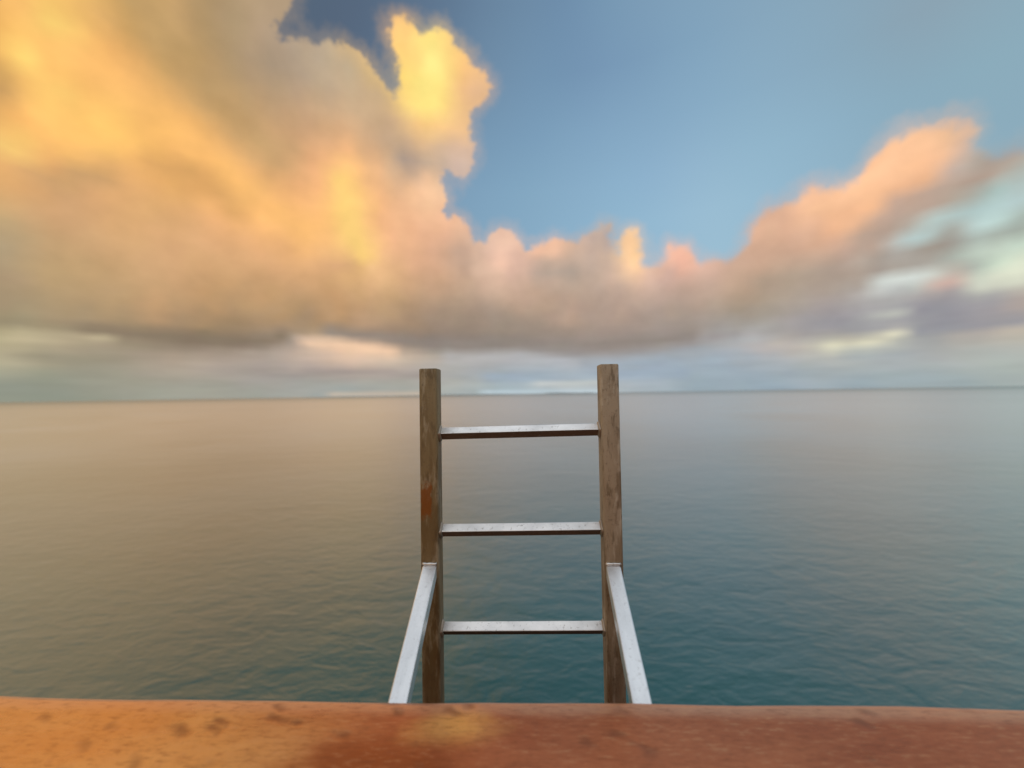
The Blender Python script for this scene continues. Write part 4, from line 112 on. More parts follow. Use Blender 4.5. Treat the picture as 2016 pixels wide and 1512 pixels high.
(46.75, 0, 0, 0, 0, 0, 0, 14, 37, 60, 83, 105, 128, 150, 172, 194, 215, 236, 255, 255, 232, 204, 176, 148, 120, 91, 62, 33, 4, 0, 0, 0, 15, 28, 39, 46, 43, 32, 23, 28, 26, 17, 2, 0, 0, 0, 0, 0, 0, 0, 0, 0, 0, 0, 0, 0, 0, 0, 0, 0, 0, 0, 0, 0, 0, 0, 0, 0, 0, 0, 0, 0, 0, 0, 0, 0, 0, 0, 0, 0, 0, 0, 0, 0, 0, 0, 0, 0, 0, 0, 0, 0),
(48, 0, 0, 0, 0, 0, 0, 0, 0, 18, 40, 61, 83, 104, 125, 146, 166, 186, 206, 225, 228, 201, 174, 146, 119, 91, 63, 34, 6, 0, 0, 0, 0, 0, 0, 0, 0, 0, 0, 0, 0, 0, 0, 0, 0, 0, 0, 0, 0, 0, 0, 0, 0, 0, 0, 0, 0, 0, 0, 0, 0, 0, 0, 0, 0, 0, 0, 0, 0, 0, 0, 0, 0, 0, 0, 0, 0, 0, 0, 0, 0, 0, 0, 0, 0, 0, 0, 0, 0, 0, 0, 0),
(49.25, 0, 0, 0, 0, 0, 0, 0, 0, 0, 0, 18, 38, 59, 79, 99, 118, 137, 156, 174, 192, 197, 171, 144, 117, 90, 63, 36, 8, 0, 0, 0, 0, 0, 0, 0, 0, 0, 0, 0, 0, 0, 0, 0, 0, 0, 0, 0, 0, 0, 0, 0, 0, 0, 0, 0, 0, 0, 0, 0, 0, 0, 0, 0, 0, 0, 0, 0, 0, 0, 0, 0, 0, 0, 0, 0, 0, 0, 0, 0, 0, 0, 0, 0, 0, 0, 0, 0, 0, 0, 0, 0),
]
CLEAR_ROWS = [
(13, (119, 148, 173), (117, 147, 172), (117, 145, 171), (116, 145, 170), (116, 145, 171), (116, 145, 170), (117, 146, 172), (118, 148, 174), (120, 151, 177), (122, 154, 180), (125, 157, 184), (127, 161, 188), (131, 165, 192), (134, 170, 197), (137, 174, 201), (139, 177, 203), (141, 179, 205), (144, 181, 208), (146, 184, 210), (148, 186, 211), (153, 191, 215), (153, 190, 214), (158, 194, 217), (155, 191, 214), (155, 191, 214), (151, 187, 209), (150, 186, 208), (147, 182, 203), (146, 180, 200), (145, 179, 198), (144, 178, 197)),
(18, (117, 146, 171), (115, 143, 168), (114, 142, 167), (113, 141, 166), (113, 140, 166), (113, 141, 167), (113, 141, 167), (115, 144, 170), (116, 146, 172), (119, 150, 176), (122, 154, 181), (125, 158, 185), (129, 163, 190), (133, 169, 196), (136, 173, 200), (138, 175, 202), (140, 178, 205), (143, 181, 208), (146, 184, 210), (148, 185, 211), (153, 191, 216), (155, 192, 215), (160, 196, 218), (156, 193, 215), (154, 190, 213), (153, 190, 211), (148, 184, 205), (146, 181, 201), (144, 179, 198), (144, 177, 196), (144, 177, 196)),
(23, (115, 144, 169), (113, 140, 165), (110, 137, 162), (109, 135, 160), (108, 134, 159), (108, 134, 159), (109, 136, 161), (110, 137, 163), (113, 141, 167), (115, 144, 170), (119, 150, 177), (122, 155, 182), (126, 160, 187), (130, 166, 193), (134, 171, 198), (136, 173, 200), (139, 176, 203), (142, 180, 207), (145, 183, 210), (148, 187, 213), (151, 189, 215), (155, 192, 217), (158, 194, 217), (156, 193, 216), (152, 189, 212), (150, 186, 208), (146, 181, 202), (144, 178, 198), (143, 177, 195), (143, 176, 194), (143, 176, 194)),
(28, (114, 142, 167), (111, 138, 162), (107, 133, 158), (105, 129, 154), (103, 127, 151), (102, 125, 149), (102, 126, 150), (103, 128, 153), (107, 133, 158), (111, 138, 164), (113, 143, 169), (118, 149, 177), (123, 156, 184), (128, 163, 191), (131, 167, 195), (133, 170, 198), (136, 173, 200), (139, 176, 204), (141, 178, 206), (144, 182, 210), (145, 182, 211), (149, 185, 212), (151, 187, 212), (150, 187, 211), (149, 186, 209), (146, 182, 205), (143, 178, 199), (142, 175, 194), (143, 177, 194), (143, 176, 193), (143, 175, 193)),
(34, (114, 142, 166), (109, 136, 160), (105, 130, 154), (101, 124, 148), (97, 119, 142), (94, 115, 138), (93, 112, 135), (92, 112, 134), (93, 113, 136), (98, 120, 144), (104, 130, 156), (109, 137, 164), (114, 144, 172), (119, 151, 180), (122, 157, 186), (125, 160, 189), (126, 162, 192), (130, 166, 195), (132, 168, 198), (135, 171, 200), (136, 172, 201), (138, 174, 202), (140, 176, 203), (141, 177, 202), (142, 176, 200), (141, 174, 196), (141, 171, 190), (143, 167, 183), (144, 171, 187), (143, 173, 190), (143, 174, 192)),
(40, (115, 143, 168), (110, 137, 162), (105, 130, 155), (100, 123, 147), (95, 116, 139), (91, 110, 132), (89, 106, 128), (87, 105, 126), (87, 105, 126), (89, 106, 128), (92, 112, 136), (99, 123, 148), (100, 125, 152), (107, 136, 164), (114, 145, 173), (117, 149, 178), (118, 152, 182), (118, 152, 183), (120, 153, 185), (124, 158, 189), (126, 160, 190), (131, 166, 194), (133, 168, 195), (137, 170, 195), (138, 171, 194), (140, 171, 192), (141, 169, 188), (143, 169, 186), (143, 172, 189), (142, 173, 191), (142, 173, 193)),
(46, (118, 147, 172), (114, 142, 167), (110, 136, 161), (105, 129, 154), (100, 123, 147), (95, 116, 139), (91, 111, 133), (89, 108, 129), (88, 106, 127), (88, 106, 128), (89, 107, 130), (94, 115, 139), (97, 120, 146), (100, 126, 153), (107, 135, 163), (110, 140, 168), (113, 144, 173), (113, 145, 176), (118, 151, 181), (123, 157, 185), (128, 161, 188), (130, 163, 190), (133, 166, 191), (134, 167, 191), (137, 168, 191), (139, 170, 191), (140, 170, 190), (141, 171, 190), (141, 172, 191), (140, 172, 192), (139, 171, 192)),
]


def lin(v):
    v /= 255.0
    return v / 12.92 if v <= 0.04045 else ((v + 0.055) / 1.055) ** 2.4

class Nodes:
    """small wrapper that wires shader nodes"""
    def __init__(self, tree):
        self.t = tree
        self.n = 0
    def new(self, kind, **kw):
        n = self.t.nodes.new(kind)
        n.location = ((self.n % 40) * 180, -(self.n // 40) * 260)
        self.n += 1
        for k, v in kw.items():
            setattr(n, k, v)
        return n
    def put(self, sock, v):
        if isinstance(v, bpy.types.NodeSocket):
            self.t.links.new(v, sock)
        elif v is not None:
            sock.default_value = v
    def m(self, op, a, b=None, c=None, clamp=False):
        n = self.new('ShaderNodeMath', operation=op, use_clamp=clamp)
        self.put(n.inputs[0], a); self.put(n.inputs[1], b); self.put(n.inputs[2], c)
        return n.outputs[0]
    def v(self, op, a, b=None, s=None):
        n = self.new('ShaderNodeVectorMath', operation=op)
        self.put(n.inputs[0], a); self.put(n.inputs[1], b)
        if s is not None:
            self.put(n.inputs['Scale'], s)
        return n.outputs['Value'] if op in ('LENGTH', 'DOT_PRODUCT') else n.outputs[0]
    def rng(self, x, a, b, c=0.0, d=1.0, smooth=False):
        n = self.new('ShaderNodeMapRange', interpolation_type='SMOOTHSTEP' if smooth else 'LINEAR', clamp=True)
        self.put(n.inputs[0], x)
        for i, v in enumerate((a, b, c, d)):
            self.put(n.inputs[1 + i], v)
        return n.outputs[0]
    def mix(self, f, a, b, blend='MIX'):
        n = self.new('ShaderNodeMix', data_type='RGBA', blend_type=blend)
        self.put(n.inputs[0], f); self.put(n.inputs[6], a); self.put(n.inputs[7], b)
        return n.outputs[2]
    def fmix(self, f, a, b):
        n = self.new('ShaderNodeMix', data_type='FLOAT')
        self.put(n.inputs[0], f); self.put(n.inputs[2], a); self.put(n.inputs[3], b)
        return n.outputs[0]
    def noise(self, vec, scale, detail=4.0, rough=0.55, col=False, dist=0.0):
        n = self.new('ShaderNodeTexNoise')
        self.put(n.inputs['Vector'], vec)
        self.put(n.inputs['Scale'], scale); self.put(n.inputs['Detail'], detail)
        self.put(n.inputs['Roughness'], rough); self.put(n.inputs['Distortion'], dist)
        return n.outputs['Color' if col else 'Fac']
    def ramp(self, x, cols, mode='LINEAR'):
        n = self.new('ShaderNodeValToRGB')
        cr = n.color_ramp
        cr.interpolation = mode
        while len(cr.elements) < len(cols):
            cr.elements.new(1.0)
        k = len(cols) - 1
        for i, c in enumerate(cols):
            p = i / k
            if isinstance(c[0], (tuple, list)):
                p, c = c[1], c[0]
            cr.elements[i].position = p
            cr.elements[i].color = (c[0], c[1], c[2], 1.0)
        self.put(n.inputs[0], x)
        return n.outputs[0]

def xyz(N, vec):
    s = N.new('ShaderNodeSeparateXYZ'); N.put(s.inputs[0], vec)
    return s.outputs
def comb(N, x, y, z):
    s = N.new('ShaderNodeCombineXYZ')
    N.put(s.inputs[0], x); N.put(s.inputs[1], y); N.put(s.inputs[2], z)
    return s.outputs[0]

# ------------------------------------------------------------------ world: Nishita sky with sunset clouds
W = bpy.data.worlds.new('World')
S.world = W
W.use_nodes = True
nt = W.node_tree
nt.nodes.clear()
N = Nodes(nt)
STR = 0.1
tc = N.new('ShaderNodeTexCoord')
D = tc.outputs['Generated']
sky = N.new('ShaderNodeTexSky', sky_type='NISHITA')
sky.sun_disc = False
sky.sun_elevation = SUN_EL
sky.sun_rotation = SUN_AZ
sky.altitude = 0
sky.air_density = 1.0; sky.dust_density = 2.0; sky.ozone_density = 2.0
N.put(sky.inputs[0], D)
dx, dy, dz = xyz(N, D)
el0 = N.m('MULTIPLY', N.m('ARCSINE', dz), 180 / math.pi)
az0 = N.m('MULTIPLY', N.m('ARCTAN2', dx, dy), 180 / math.pi)
# billowing: the layout is looked up at a direction pushed about by noise, less so in the flat streaks near the horizon
soft = N.rng(el0, 1.0, 14.0, 0.06, 1.0, True)
SD = comb(N, dx, dy, N.m('MULTIPLY', dz, 1.25))
w1 = xyz(N, N.v('SUBTRACT', N.noise(SD, 11.0, 5.0, 0.55, True), (0.5, 0.5, 0.5)))
az = N.m('ADD', az0, N.m('MULTIPLY', w1[0], N.fmix(soft, 2.6, N.rng(az0, 15, 35, 1.8, 1.1))))
el = N.m('ADD', el0, N.m('MULTIPLY', w1[1], N.m('MULTIPLY', soft, N.rng(az0, 15, 35, 1.8, 1.0))))
# cloud colours
def row_group(name, tables, span, mode):
    """one row of a table as a small node group: degrees of azimuth in, interpolated colour out"""
    g = bpy.data.node_groups.new(name, 'ShaderNodeTree')
    g.interface.new_socket('azimuth', in_out='INPUT', socket_type='NodeSocketFloat')
    g.interface.new_socket('value', in_out='OUTPUT', socket_type='NodeSocketColor')
    G = Nodes(g)
    gi = G.new('NodeGroupInput'); go = G.new('NodeGroupOutput')
    k = len(tables)
    step = span / k
    total = None
    for i, t in enumerate(tables):
        r = G.ramp(G.rng(gi.outputs[0], -60 + step * i, -60 + step * (i + 1)), t, mode)
        total = r if total is None else G.mix(1.0, G.mix(1.0, total, r, 'ADD'), (*t[0], 1.0), 'SUBTRACT')
    g.links.new(total, go.inputs[0])
    return g
def stack(rows, parts, mode, azs, els, conv, name):
    """the rows of a table stacked by elevation"""
    groups = []
    for row in rows:
        vals = [conv(v) for v in row[1:]]
        n = (len(vals) - 1) // parts
        groups.append(row_group(name, [vals[n * i:n * i + n + 1] for i in range(parts)], 120.0, mode))
    prev = None
    for k, (row, g) in enumerate(zip(rows, groups)):
        gn = N.new('ShaderNodeGroup', node_tree=g)
        N.put(gn.inputs[0], azs)
        prev = gn.outputs[0] if prev is None else N.mix(N.rng(els, rows[k - 1][0], row[0]), prev, gn.outputs[0])
    return prev
def colour(c):
    return tuple(lin(v) for v in c)
cloud = stack(CLOUD_ROWS, 3, 'CARDINAL', az, el, colour, 'cloud_row')
# cloud edge: signed angular distance to the outline (127.5 = on the edge, 255 = four degrees inside)
aze = N.m('ADD', az0, N.m('MULTIPLY', w1[0], 1.0))
ele = N.m('ADD', el0, N.m('MULTIPLY', w1[1], 1.0))
edge = stack(EDGE_ROWS, 3, 'LINEAR', aze, ele, lambda v: (v / 255.0,) * 3, 'edge_row')
dist = N.m('MULTIPLY', N.m('SUBTRACT', xyz(N, edge)[0], 0.5), 8.0)      # degrees inside the outline
edge_n = N.m('SUBTRACT', N.noise(D, 26.0, 5.0, 0.6), 0.5)
sharp = N.rng(az0, -5, 25, 0.55, 1.0, True)
dist = N.m('ADD', dist, N.m('MULTIPLY', edge_n, 2.2))
rag = N.m('SUBTRACT', N.noise(D, 75.0, 4.0, 0.6), 0.5)
dist = N.m('ADD', dist, N.m('MULTIPLY', rag, N.rng(az0, -5, 25, 1.1, 0.3)))
mask = N.rng(dist, N.m('MULTIPLY', sharp, -0.75), N.m('MULTIPLY', sharp, 0.9), 0, 1, True)
mask = N.m('MAXIMUM', mask, N.rng(dist, -1.7, 0.4, 0, 0.32, True))       # thin vapour round the edge
# soft lumps of light and shade inside the clouds
lump = N.noise(SD, 16.0, 5.0, 0.5)
streak = N.noise(comb(N, dx, dy, N.m('MULTIPLY', dz, 7.0)), 9.0, 4.0, 0.5)
lump = N.fmix(soft, streak, lump)
lum = N.v('DOT_PRODUCT', cloud, (0.3, 0.5, 0.2))
cloud = N.mix(N.rng(az0, -10, 25, 0.05, 0.07), cloud, lum)
gam = N.new('ShaderNodeGamma'); N.put(gam.inputs[0], cloud); gam.inputs[1].default_value = 1.10
cloud = N.v('SCALE', gam.outputs[0], None, 1.035)
cloud = N.v('SCALE', cloud, None, N.rng(lump, 0.25, 0.75, 0.91, 1.09))
# clear sky between the clouds
clear = stack(CLEAR_ROWS, 1, 'B_SPLINE', az0, el0, colour, 'clear_row')
nishita = N.v('SCALE', sky.outputs[0], None, STR)
front = N.mix(mask, N.v('MULTIPLY', clear, (0.95, 0.94, 0.93)), cloud)
# overhead and behind: Nishita seen through high pale cloud
over = N.ramp(N.rng(el0, -2, 90), [((0.11, 0.08, 0.055), 0.0), ((0.15, 0.11, 0.08), 0.2), ((0.72, 0.69, 0.66), 0.42),
                                   ((1.0, 1.03, 1.06), 0.62), ((0.96, 1.05, 1.14), 1.0)])
brk = N.rng(N.noise(D, 4.0, 5.0, 0.55), 0.38, 0.62, 0.8, 1.0, True)
over = N.mix(brk, nishita, over)
wf = N.m('MULTIPLY', N.rng(N.m('ABSOLUTE', az0), 135, 62, 0, 1, True), N.rng(el0, 64, 46, 0, 1, True))
out = N.mix(wf, over, front)
bg = N.new('ShaderNodeBackground')
N.put(bg.inputs[0], N.v('SCALE', out, None, 1.0 / STR))
bg.inputs[1].default_value = STR
wo = N.new('ShaderNodeOutputWorld')
nt.links.new(bg.outputs[0], wo.inputs[0])

# ------------------------------------------------------------------ materials
def material(name):
    m = bpy.data.materials.new(name)
    m.use_nodes = True
    m.node_tree.nodes.clear()
    n = Nodes(m.node_tree)
    b = n.new('ShaderNodeBsdfPrincipled')
    o = n.new('ShaderNodeOutputMaterial')
    m.node_tree.links.new(b.outputs[0], o.inputs[0])
    t = n.new('ShaderNodeTexCoord')
    return m, n, b, t.outputs['Object']
def bump(n, b, h, strength, dist):
    k = n.new('ShaderNodeBump')
    k.inputs['Strength'].default_value = strength
    k.inputs['Distance'].default_value = dist
    n.put(k.inputs['Height'], h)
    n.put(b.inputs['Normal'], k.outputs[0])

def water_mat():
    m, n, b, P = material('sea_water')
    x, y, z = xyz(n, P)
    Q = comb(n, n.m('MULTIPLY', x, 0.5), y, 0.0)
    h = n.m('ADD', n.m('MULTIPLY', n.noise(Q, 0.35, 3.0, 0.5, dist=0.4), 0.075),
            n.m('ADD', n.m('MULTIPLY', n.noise(Q, 1.9, 3.0, 0.5, dist=0.6), 0.046), n.m('MULTIPLY', n.noise(Q, 7.0, 3.0, 0.55), 0.014)))
    bump(n, b, h, 1.0, 1.0)
    nrm = b.inputs['Normal'].links[0].from_socket
    b.inputs['Roughness'].default_value = 1.0
    b.inputs['Specular IOR Level'].default_value = 0.0
    n.put(b.inputs['Base Color'], n.mix(n.rng(n.noise(P, 0.12, 4, 0.6), 0.35, 0.65), (0.0006, 0.069, 0.072, 1), (0.001, 0.086, 0.086, 1)))
    g = n.new('ShaderNodeBsdfGlossy')
    g.inputs['Color'].default_value = (0.945, 0.96, 0.945, 1)
    n.put(g.inputs['Roughness'], n.rng(n.noise(P, 0.035, 4.0, 0.55), 0.3, 0.7, 0.30, 0.40))
    n.put(g.inputs['Normal'], nrm)
    lw = n.new('ShaderNodeLayerWeight')
    lw.inputs['Blend'].default_value = 0.5
    n.put(lw.inputs['Normal'], nrm)
    far = n.m('ADD', n.v('LENGTH', P), n.m('MULTIPLY', n.m('SUBTRACT', n.noise(P, 0.004, 4.0, 0.6), 0.5), 900.0))
    ruffle = n.rng(far, 150.0, 2200.0, 0.98, 0.60)          # wind-ruffled water far out mirrors less
    f = n.m('ADD', n.m('MULTIPLY', n.m('POWER', lw.outputs['Facing'], 2.5), ruffle), 0.006)   # choppy water mirrors more than flat water at mid angles
    mx = n.new('ShaderNodeMixShader')
    n.put(mx.inputs[0], f)
    n.t.links.new(b.outputs[0], mx.inputs[1]); n.t.links.new(g.outputs[0], mx.inputs[2])
    o = [k for k in n.t.nodes if k.type == 'OUTPUT_MATERIAL'][0]
    n.t.links.new(mx.outputs[0], o.inputs[0])
    return m

def ledge_mat():
    m, n, b, P = material('orange_coated_ledge')
    x, y, z = xyz(n, P)
    Q = comb(n, n.m('MULTIPLY', x, 0.35), y, z)
    wob = n.v('SUBTRACT', n.noise(comb(n, n.m('MULTIPLY', x, 0.5), y, z), 7.0, 5.0, 0.6, True), (0.5, 0.5, 0.5))
    wx, wy, wz = xyz(n, wob)
    blot = n.noise(Q, 5.0, 6.0, 0.6, dist=0.5)
    fine = n.noise(P, 60.0, 5.0, 0.65)
    c = n.mix(n.rng(blot, 0.33, 0.68), (0.42, 0.105, 0.038, 1), (0.57, 0.180, 0.072, 1))
    # ochre left end: cloud reflection put into the colour; ochre blotch by the ladder foot, darker patch between
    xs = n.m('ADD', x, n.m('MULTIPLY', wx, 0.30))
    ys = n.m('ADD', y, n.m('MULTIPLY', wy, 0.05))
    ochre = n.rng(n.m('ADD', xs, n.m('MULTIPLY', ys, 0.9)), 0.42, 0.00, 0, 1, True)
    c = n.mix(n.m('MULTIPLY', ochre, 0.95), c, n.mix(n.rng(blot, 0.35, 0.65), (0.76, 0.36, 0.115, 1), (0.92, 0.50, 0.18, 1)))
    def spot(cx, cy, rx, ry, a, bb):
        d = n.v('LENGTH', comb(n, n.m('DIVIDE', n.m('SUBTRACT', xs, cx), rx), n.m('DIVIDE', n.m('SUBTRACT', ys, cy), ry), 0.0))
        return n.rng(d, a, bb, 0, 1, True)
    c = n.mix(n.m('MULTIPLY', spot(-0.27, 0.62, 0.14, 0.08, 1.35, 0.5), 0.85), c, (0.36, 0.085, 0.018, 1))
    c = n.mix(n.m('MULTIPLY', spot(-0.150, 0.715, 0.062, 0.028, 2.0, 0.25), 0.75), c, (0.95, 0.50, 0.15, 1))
    c = n.mix(n.rng(fine, 0.52, 0.75, 0, 0.30), c, (0.33, 0.095, 0.04, 1))
    # pale rim: the rounded edge's sky reflection put into the colour
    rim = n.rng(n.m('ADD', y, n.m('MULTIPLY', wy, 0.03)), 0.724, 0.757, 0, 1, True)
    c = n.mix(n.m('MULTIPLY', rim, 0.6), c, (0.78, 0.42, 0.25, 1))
    grain = n.noise(comb(n, n.m('MULTIPLY', x, 0.22), y, z), 170.0, 4.0, 0.65)
    c = n.mix(n.rng(grain, 0.52, 0.70, 0, 0.40), c, (0.24, 0.07, 0.025, 1))
    c = n.mix(n.rng(grain, 0.46, 0.30, 0, 0.35), c, (0.80, 0.42, 0.20, 1))
    # worn pits, dragged slantwise, their shading also put into the colour
    rot = comb(n, n.m('ADD', n.m('MULTIPLY', x, 0.45), n.m('MULTIPLY', y, -0.75)), n.m('ADD', n.m('MULTIPLY', x, 0.75), n.m('MULTIPLY', y, 1.3)), 0.0)
    vo = n.new('ShaderNodeTexVoronoi'); n.put(vo.inputs['Vector'], n.v('ADD', rot, n.v('SCALE', n.noise(P, 14.0, 3, 0.5, True), None, 0.06)))
    vo.inputs['Scale'].default_value = 18.0
    some = n.rng(n.noise(P, 9.0, 2.0, 0.5), 0.48, 0.62)
    pit = n.m('MULTIPLY', n.rng(vo.outputs['Distance'], 0.42, 0.05, 0, 1, True), some)
    c = n.mix(n.m('MULTIPLY', pit, 0.6), c, (0.20, 0.065, 0.03, 1))
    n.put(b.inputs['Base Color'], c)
    b.inputs['Metallic'].default_value = 0.55
    n.put(b.inputs['Roughness'], n.rng(blot, 0.3, 0.7, 0.24, 0.36))
    h = n.m('SUBTRACT', n.m('ADD', n.m('MULTIPLY', n.noise(Q, 16.0, 5.0, 0.55), 0.5), n.m('MULTIPLY', fine, 0.10)), n.m('MULTIPLY', pit, 0.22))
    bump(n, b, h, 1.0, 0.003)
    return m

def stile_mat(name, patch):
    m, n, b, P = material(name)
    x, y, z = xyz(n, P)
    off = n.v('ADD', P, (3.1, 1.7, 0.4) if patch else (9.3, 4.2, 7.7))
    ox, oy, oz = xyz(n, off)
    Q = comb(n, ox, oy, n.m('MULTIPLY', oz, 0.22))
    big = n.noise(Q, 14.0, 6.0, 0.6, dist=0.6)
    fine = n.noise(off, 85.0, 5.0, 0.7)
    c0, c1, c2 = ((0.15, 0.095, 0.038, 1), (0.25, 0.182, 0.092, 1), (0.38, 0.31, 0.205, 1)) if patch else ((0.22, 0.16, 0.10, 1), (0.36, 0.285, 0.20, 1), (0.50, 0.425, 0.335, 1))
    c = n.mix(n.rng(big, 0.34, 0.62, 0, 1, True), c0, c1)
    c = n.mix(n.rng(n.noise(Q, 38.0, 4.0, 0.6), 0.52, 0.66, 0, 0.85), c, c2)
    c = n.mix(n.rng(n.noise(Q, 60.0, 5.0, 0.65), 0.54, 0.64, 0, 0.6), c, (0.10, 0.065, 0.03, 1))
    c = n.mix(n.rng(fine, 0.56, 0.70, 0, 0.55), c, (0.11, 0.075, 0.045, 1))
    # rust that has run down the lower half
    run = n.m('MULTIPLY', n.rng(n.noise(Q, 9.0, 4.0, 0.6), 0.42, 0.62), n.rng(z, EYE - 0.35, EYE - 0.85))
    c = n.mix(n.m('MULTIPLY', run, 0.55), c, (0.17, 0.07, 0.018, 1))
    if patch:
        wob = n.m('MULTIPLY', n.m('SUBTRACT', n.noise(P, 60.0, 5, 0.65), 0.5), 0.075)
        zz = n.m('ADD', n.m('ABSOLUTE', n.m('SUBTRACT', z, EYE - 0.300)), wob)
        xx = n.m('ADD', n.m('ABSOLUTE', n.m('ADD', x, 0.008)), n.m('MULTIPLY', wob, 0.25))
        r = n.m('MULTIPLY', n.rng(zz, 0.052, 0.034), n.rng(xx, 0.0175, 0.0130))
        c = n.mix(n.m('MULTIPLY', r, 0.9), c, (0.22, 0.066, 0.006, 1))
    else:
        wob = n.m('MULTIPLY', n.m('SUBTRACT', n.noise(P, 45.0, 4, 0.6), 0.5), 0.04)
        zz = n.m('ADD', n.m('ABSOLUTE', n.m('SUBTRACT', z, EYE - 0.275)), wob)
        r = n.m('MULTIPLY', n.rng(zz, 0.055, 0.045), n.rng(n.m('ADD', x, wob), 0.006, 0.012))
        c = n.mix(n.m('MULTIPLY', r, 0.55), c, (0.15, 0.10, 0.055, 1))
    n.put(b.inputs['Base Color'], c)
    b.inputs['Metallic'].default_value = 0.0
    b.inputs['Specular IOR Level'].default_value = 0.3
    n.put(b.inputs['Roughness'], n.rng(big, 0.3, 0.7, 0.45, 0.7))
    bump(n, b, n.m('ADD', fine, n.m('MULTIPLY', big, 0.8)), 0.6, 0.0025)
    return m

def metal_mat(name, col, metallic, rough, scratch, speck=0.55):
    m, n, b, P = material(name)
    info = n.new('ShaderNodeObjectInfo')
    P = n.v('ADD', P, comb(n, n.m('MULTIPLY', info.outputs['Random'], 9.0), 0.0, 0.0))
    x, y, z = xyz(n, P)
    spots = n.noise(P, 120.0, 4.0, 0.6)
    stain = n.noise(comb(n, n.m('MULTIPLY', x, scratch[0]), n.m('MULTIPLY', y, scratch[1]), n.m('MULTIPLY', z, scratch[1])), 11.0, 5.0, 0.6)
    c = n.mix(n.rng(stain, 0.36, 0.62), tuple(0.72 * v for v in col[:3]) + (1,), col)
    c = n.mix(n.rng(spots, 0.58, 0.70, 0, speck), c, (0.20, 0.17, 0.14, 1))
    n.put(b.inputs['Base Color'], c)
    b.inputs['Metallic'].default_value = metallic
    n.put(b.inputs['Roughness'], n.rng(stain, 0.3, 0.7, rough - 0.07, rough + 0.08))
    bump(n, b, n.m('ADD', spots, stain), 0.4, 0.001)
    return m

M_SEA = water_mat()
M_LEDGE = ledge_mat()
M_STILE = {True: stile_mat('grimy_rusted_metal', True), False: stile_mat('grimy_weathered_metal', False)}
M_RUNG = metal_mat('worn_bare_metal', (0.90, 0.875, 0.85, 1), 0.8, 0.36, (0.7, 1.0))
M_BRACE = metal_mat('pale_bare_metal', (0.90, 0.915, 0.93, 1), 0.8, 0.38, (1.0, 0.3), 0.22)
M_WELD = metal_mat('weld_metal', (0.50, 0.42, 0.34, 1), 0.6, 0.5, (1.0, 1.0))
M_RUNG_SHADE = metal_mat('brown_underside_shade', (0.11, 0.072, 0.05, 1), 0.0, 0.7, (0.7, 1.0))
def land_mat():
    m, n, b, P = material('low_hazed_land')
    n.put(b.inputs['Base Color'], n.mix(n.rng(n.noise(P, 0.02, 4, 0.6), 0.4, 0.6), (0.30, 0.36, 0.38, 1), (0.36, 0.42, 0.43, 1)))  # haze of distance put into the land's pale blue-grey colour
    b.inputs['Roughness'].default_value = 0.9
    return m
M_LAND = land_mat()

# ------------------------------------------------------------------ mesh helpers
def obj(name, bm, mat, parent=None, smooth=False):
    me = bpy.data.meshes.new(name)
    bmesh.ops.recalc_face_normals(bm, faces=bm.faces[:])
    if smooth:
        for f in bm.faces:
            f.smooth = True
    bm.to_mesh(me); bm.free()
    me.materials.append(mat)
    o = bpy.data.objects.new(name, me)
    COL.objects.link(o)
    if parent:
        o.parent = parent
    return o
def rounded(w, d, r, k=3):
    pts = []
    for sx, sy, a in ((1, 1, 0), (-1, 1, 90), (-1, -1, 180), (1, -1, 270)):
        for i in range(k + 1):
            t = R(a + 90 * i / k)
            pts.append((sx * (w / 2 - r) + r * math.cos(t), sy * (d / 2 - r) + r * math.sin(t)))
    return pts
def bar(bm, rings):
    """skin closed rings of points into a capped bar"""
    vs = [[bm.verts.new(p) for p in ring] for ring in rings]
    n = len(vs[0])
    for a, b in zip(vs, vs[1:]):
        for i in range(n):
            bm.faces.new((a[i], a[(i + 1) % n], b[(i + 1) % n], b[i]))
    bm.faces.new(vs[0][::-1]); bm.faces.new(vs[-1])

# ------------------------------------------------------------------ sea
bm = bmesh.new()
v = [bm.verts.new(p) for p in ((-60000, -60000, 0), (60000, -60000, 0), (60000, 60000, 0), (-60000, 60000, 0))]
bm.faces.new(v)
sea = obj('sea', bm, M_SEA)
sea['kind'] = 'structure'

# ------------------------------------------------------------------ ledge: long orange-brown slab with a rounded nose, its face dropping to the sea
bm = bmesh.new()
prof = []
ZT, YN, NR = EYE - 0.603, 0.789, 0.030
for i in range(13):                                     # rounded nose, top then under
    t = R(90 - 180 * i / 12)
    prof.append((YN - NR + NR * math.cos(t) * 1.0, ZT - NR - 0.02 + (NR + 0.02) * math.sin(t)))
prof += [(YN - 0.05, ZT - 0.105), (YN - 0.06, ZT - 0.115), (YN - 0.06, -1.5), (-1.6, -1.5), (-1.6, ZT)]
nx = 161
rings = []
rnd = random.Random(4)
for i in range(nx):
    x = -8 + 16 * i / (nx - 1)
    wob = 0.0016 * math.sin(x * 3.1) + 0.001 * math.sin(x * 9.7 + 1) + rnd.uniform(-0.0006, 0.0006)
    rings.append([(x, py + (wob if py > 0.6 else 0), pz + (wob * 0.8 if pz > ZT - 0.2 and py > 0.6 else 0)) for py, pz in prof])
bar(bm, rings)
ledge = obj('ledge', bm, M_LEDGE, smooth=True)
for p in ledge.data.polygons:
    p.use_smooth = abs(p.normal.z) < 0.999 and len(p.vertices) == 4 and p.center.y > 0.7
ledge.rotation_euler.z = R(-2.1)
ledge.location = (0, 0, 0)
ledge['label'] = 'long orange-brown stained ledge with rounded edge running across the foreground'
ledge['category'] = 'ledge'

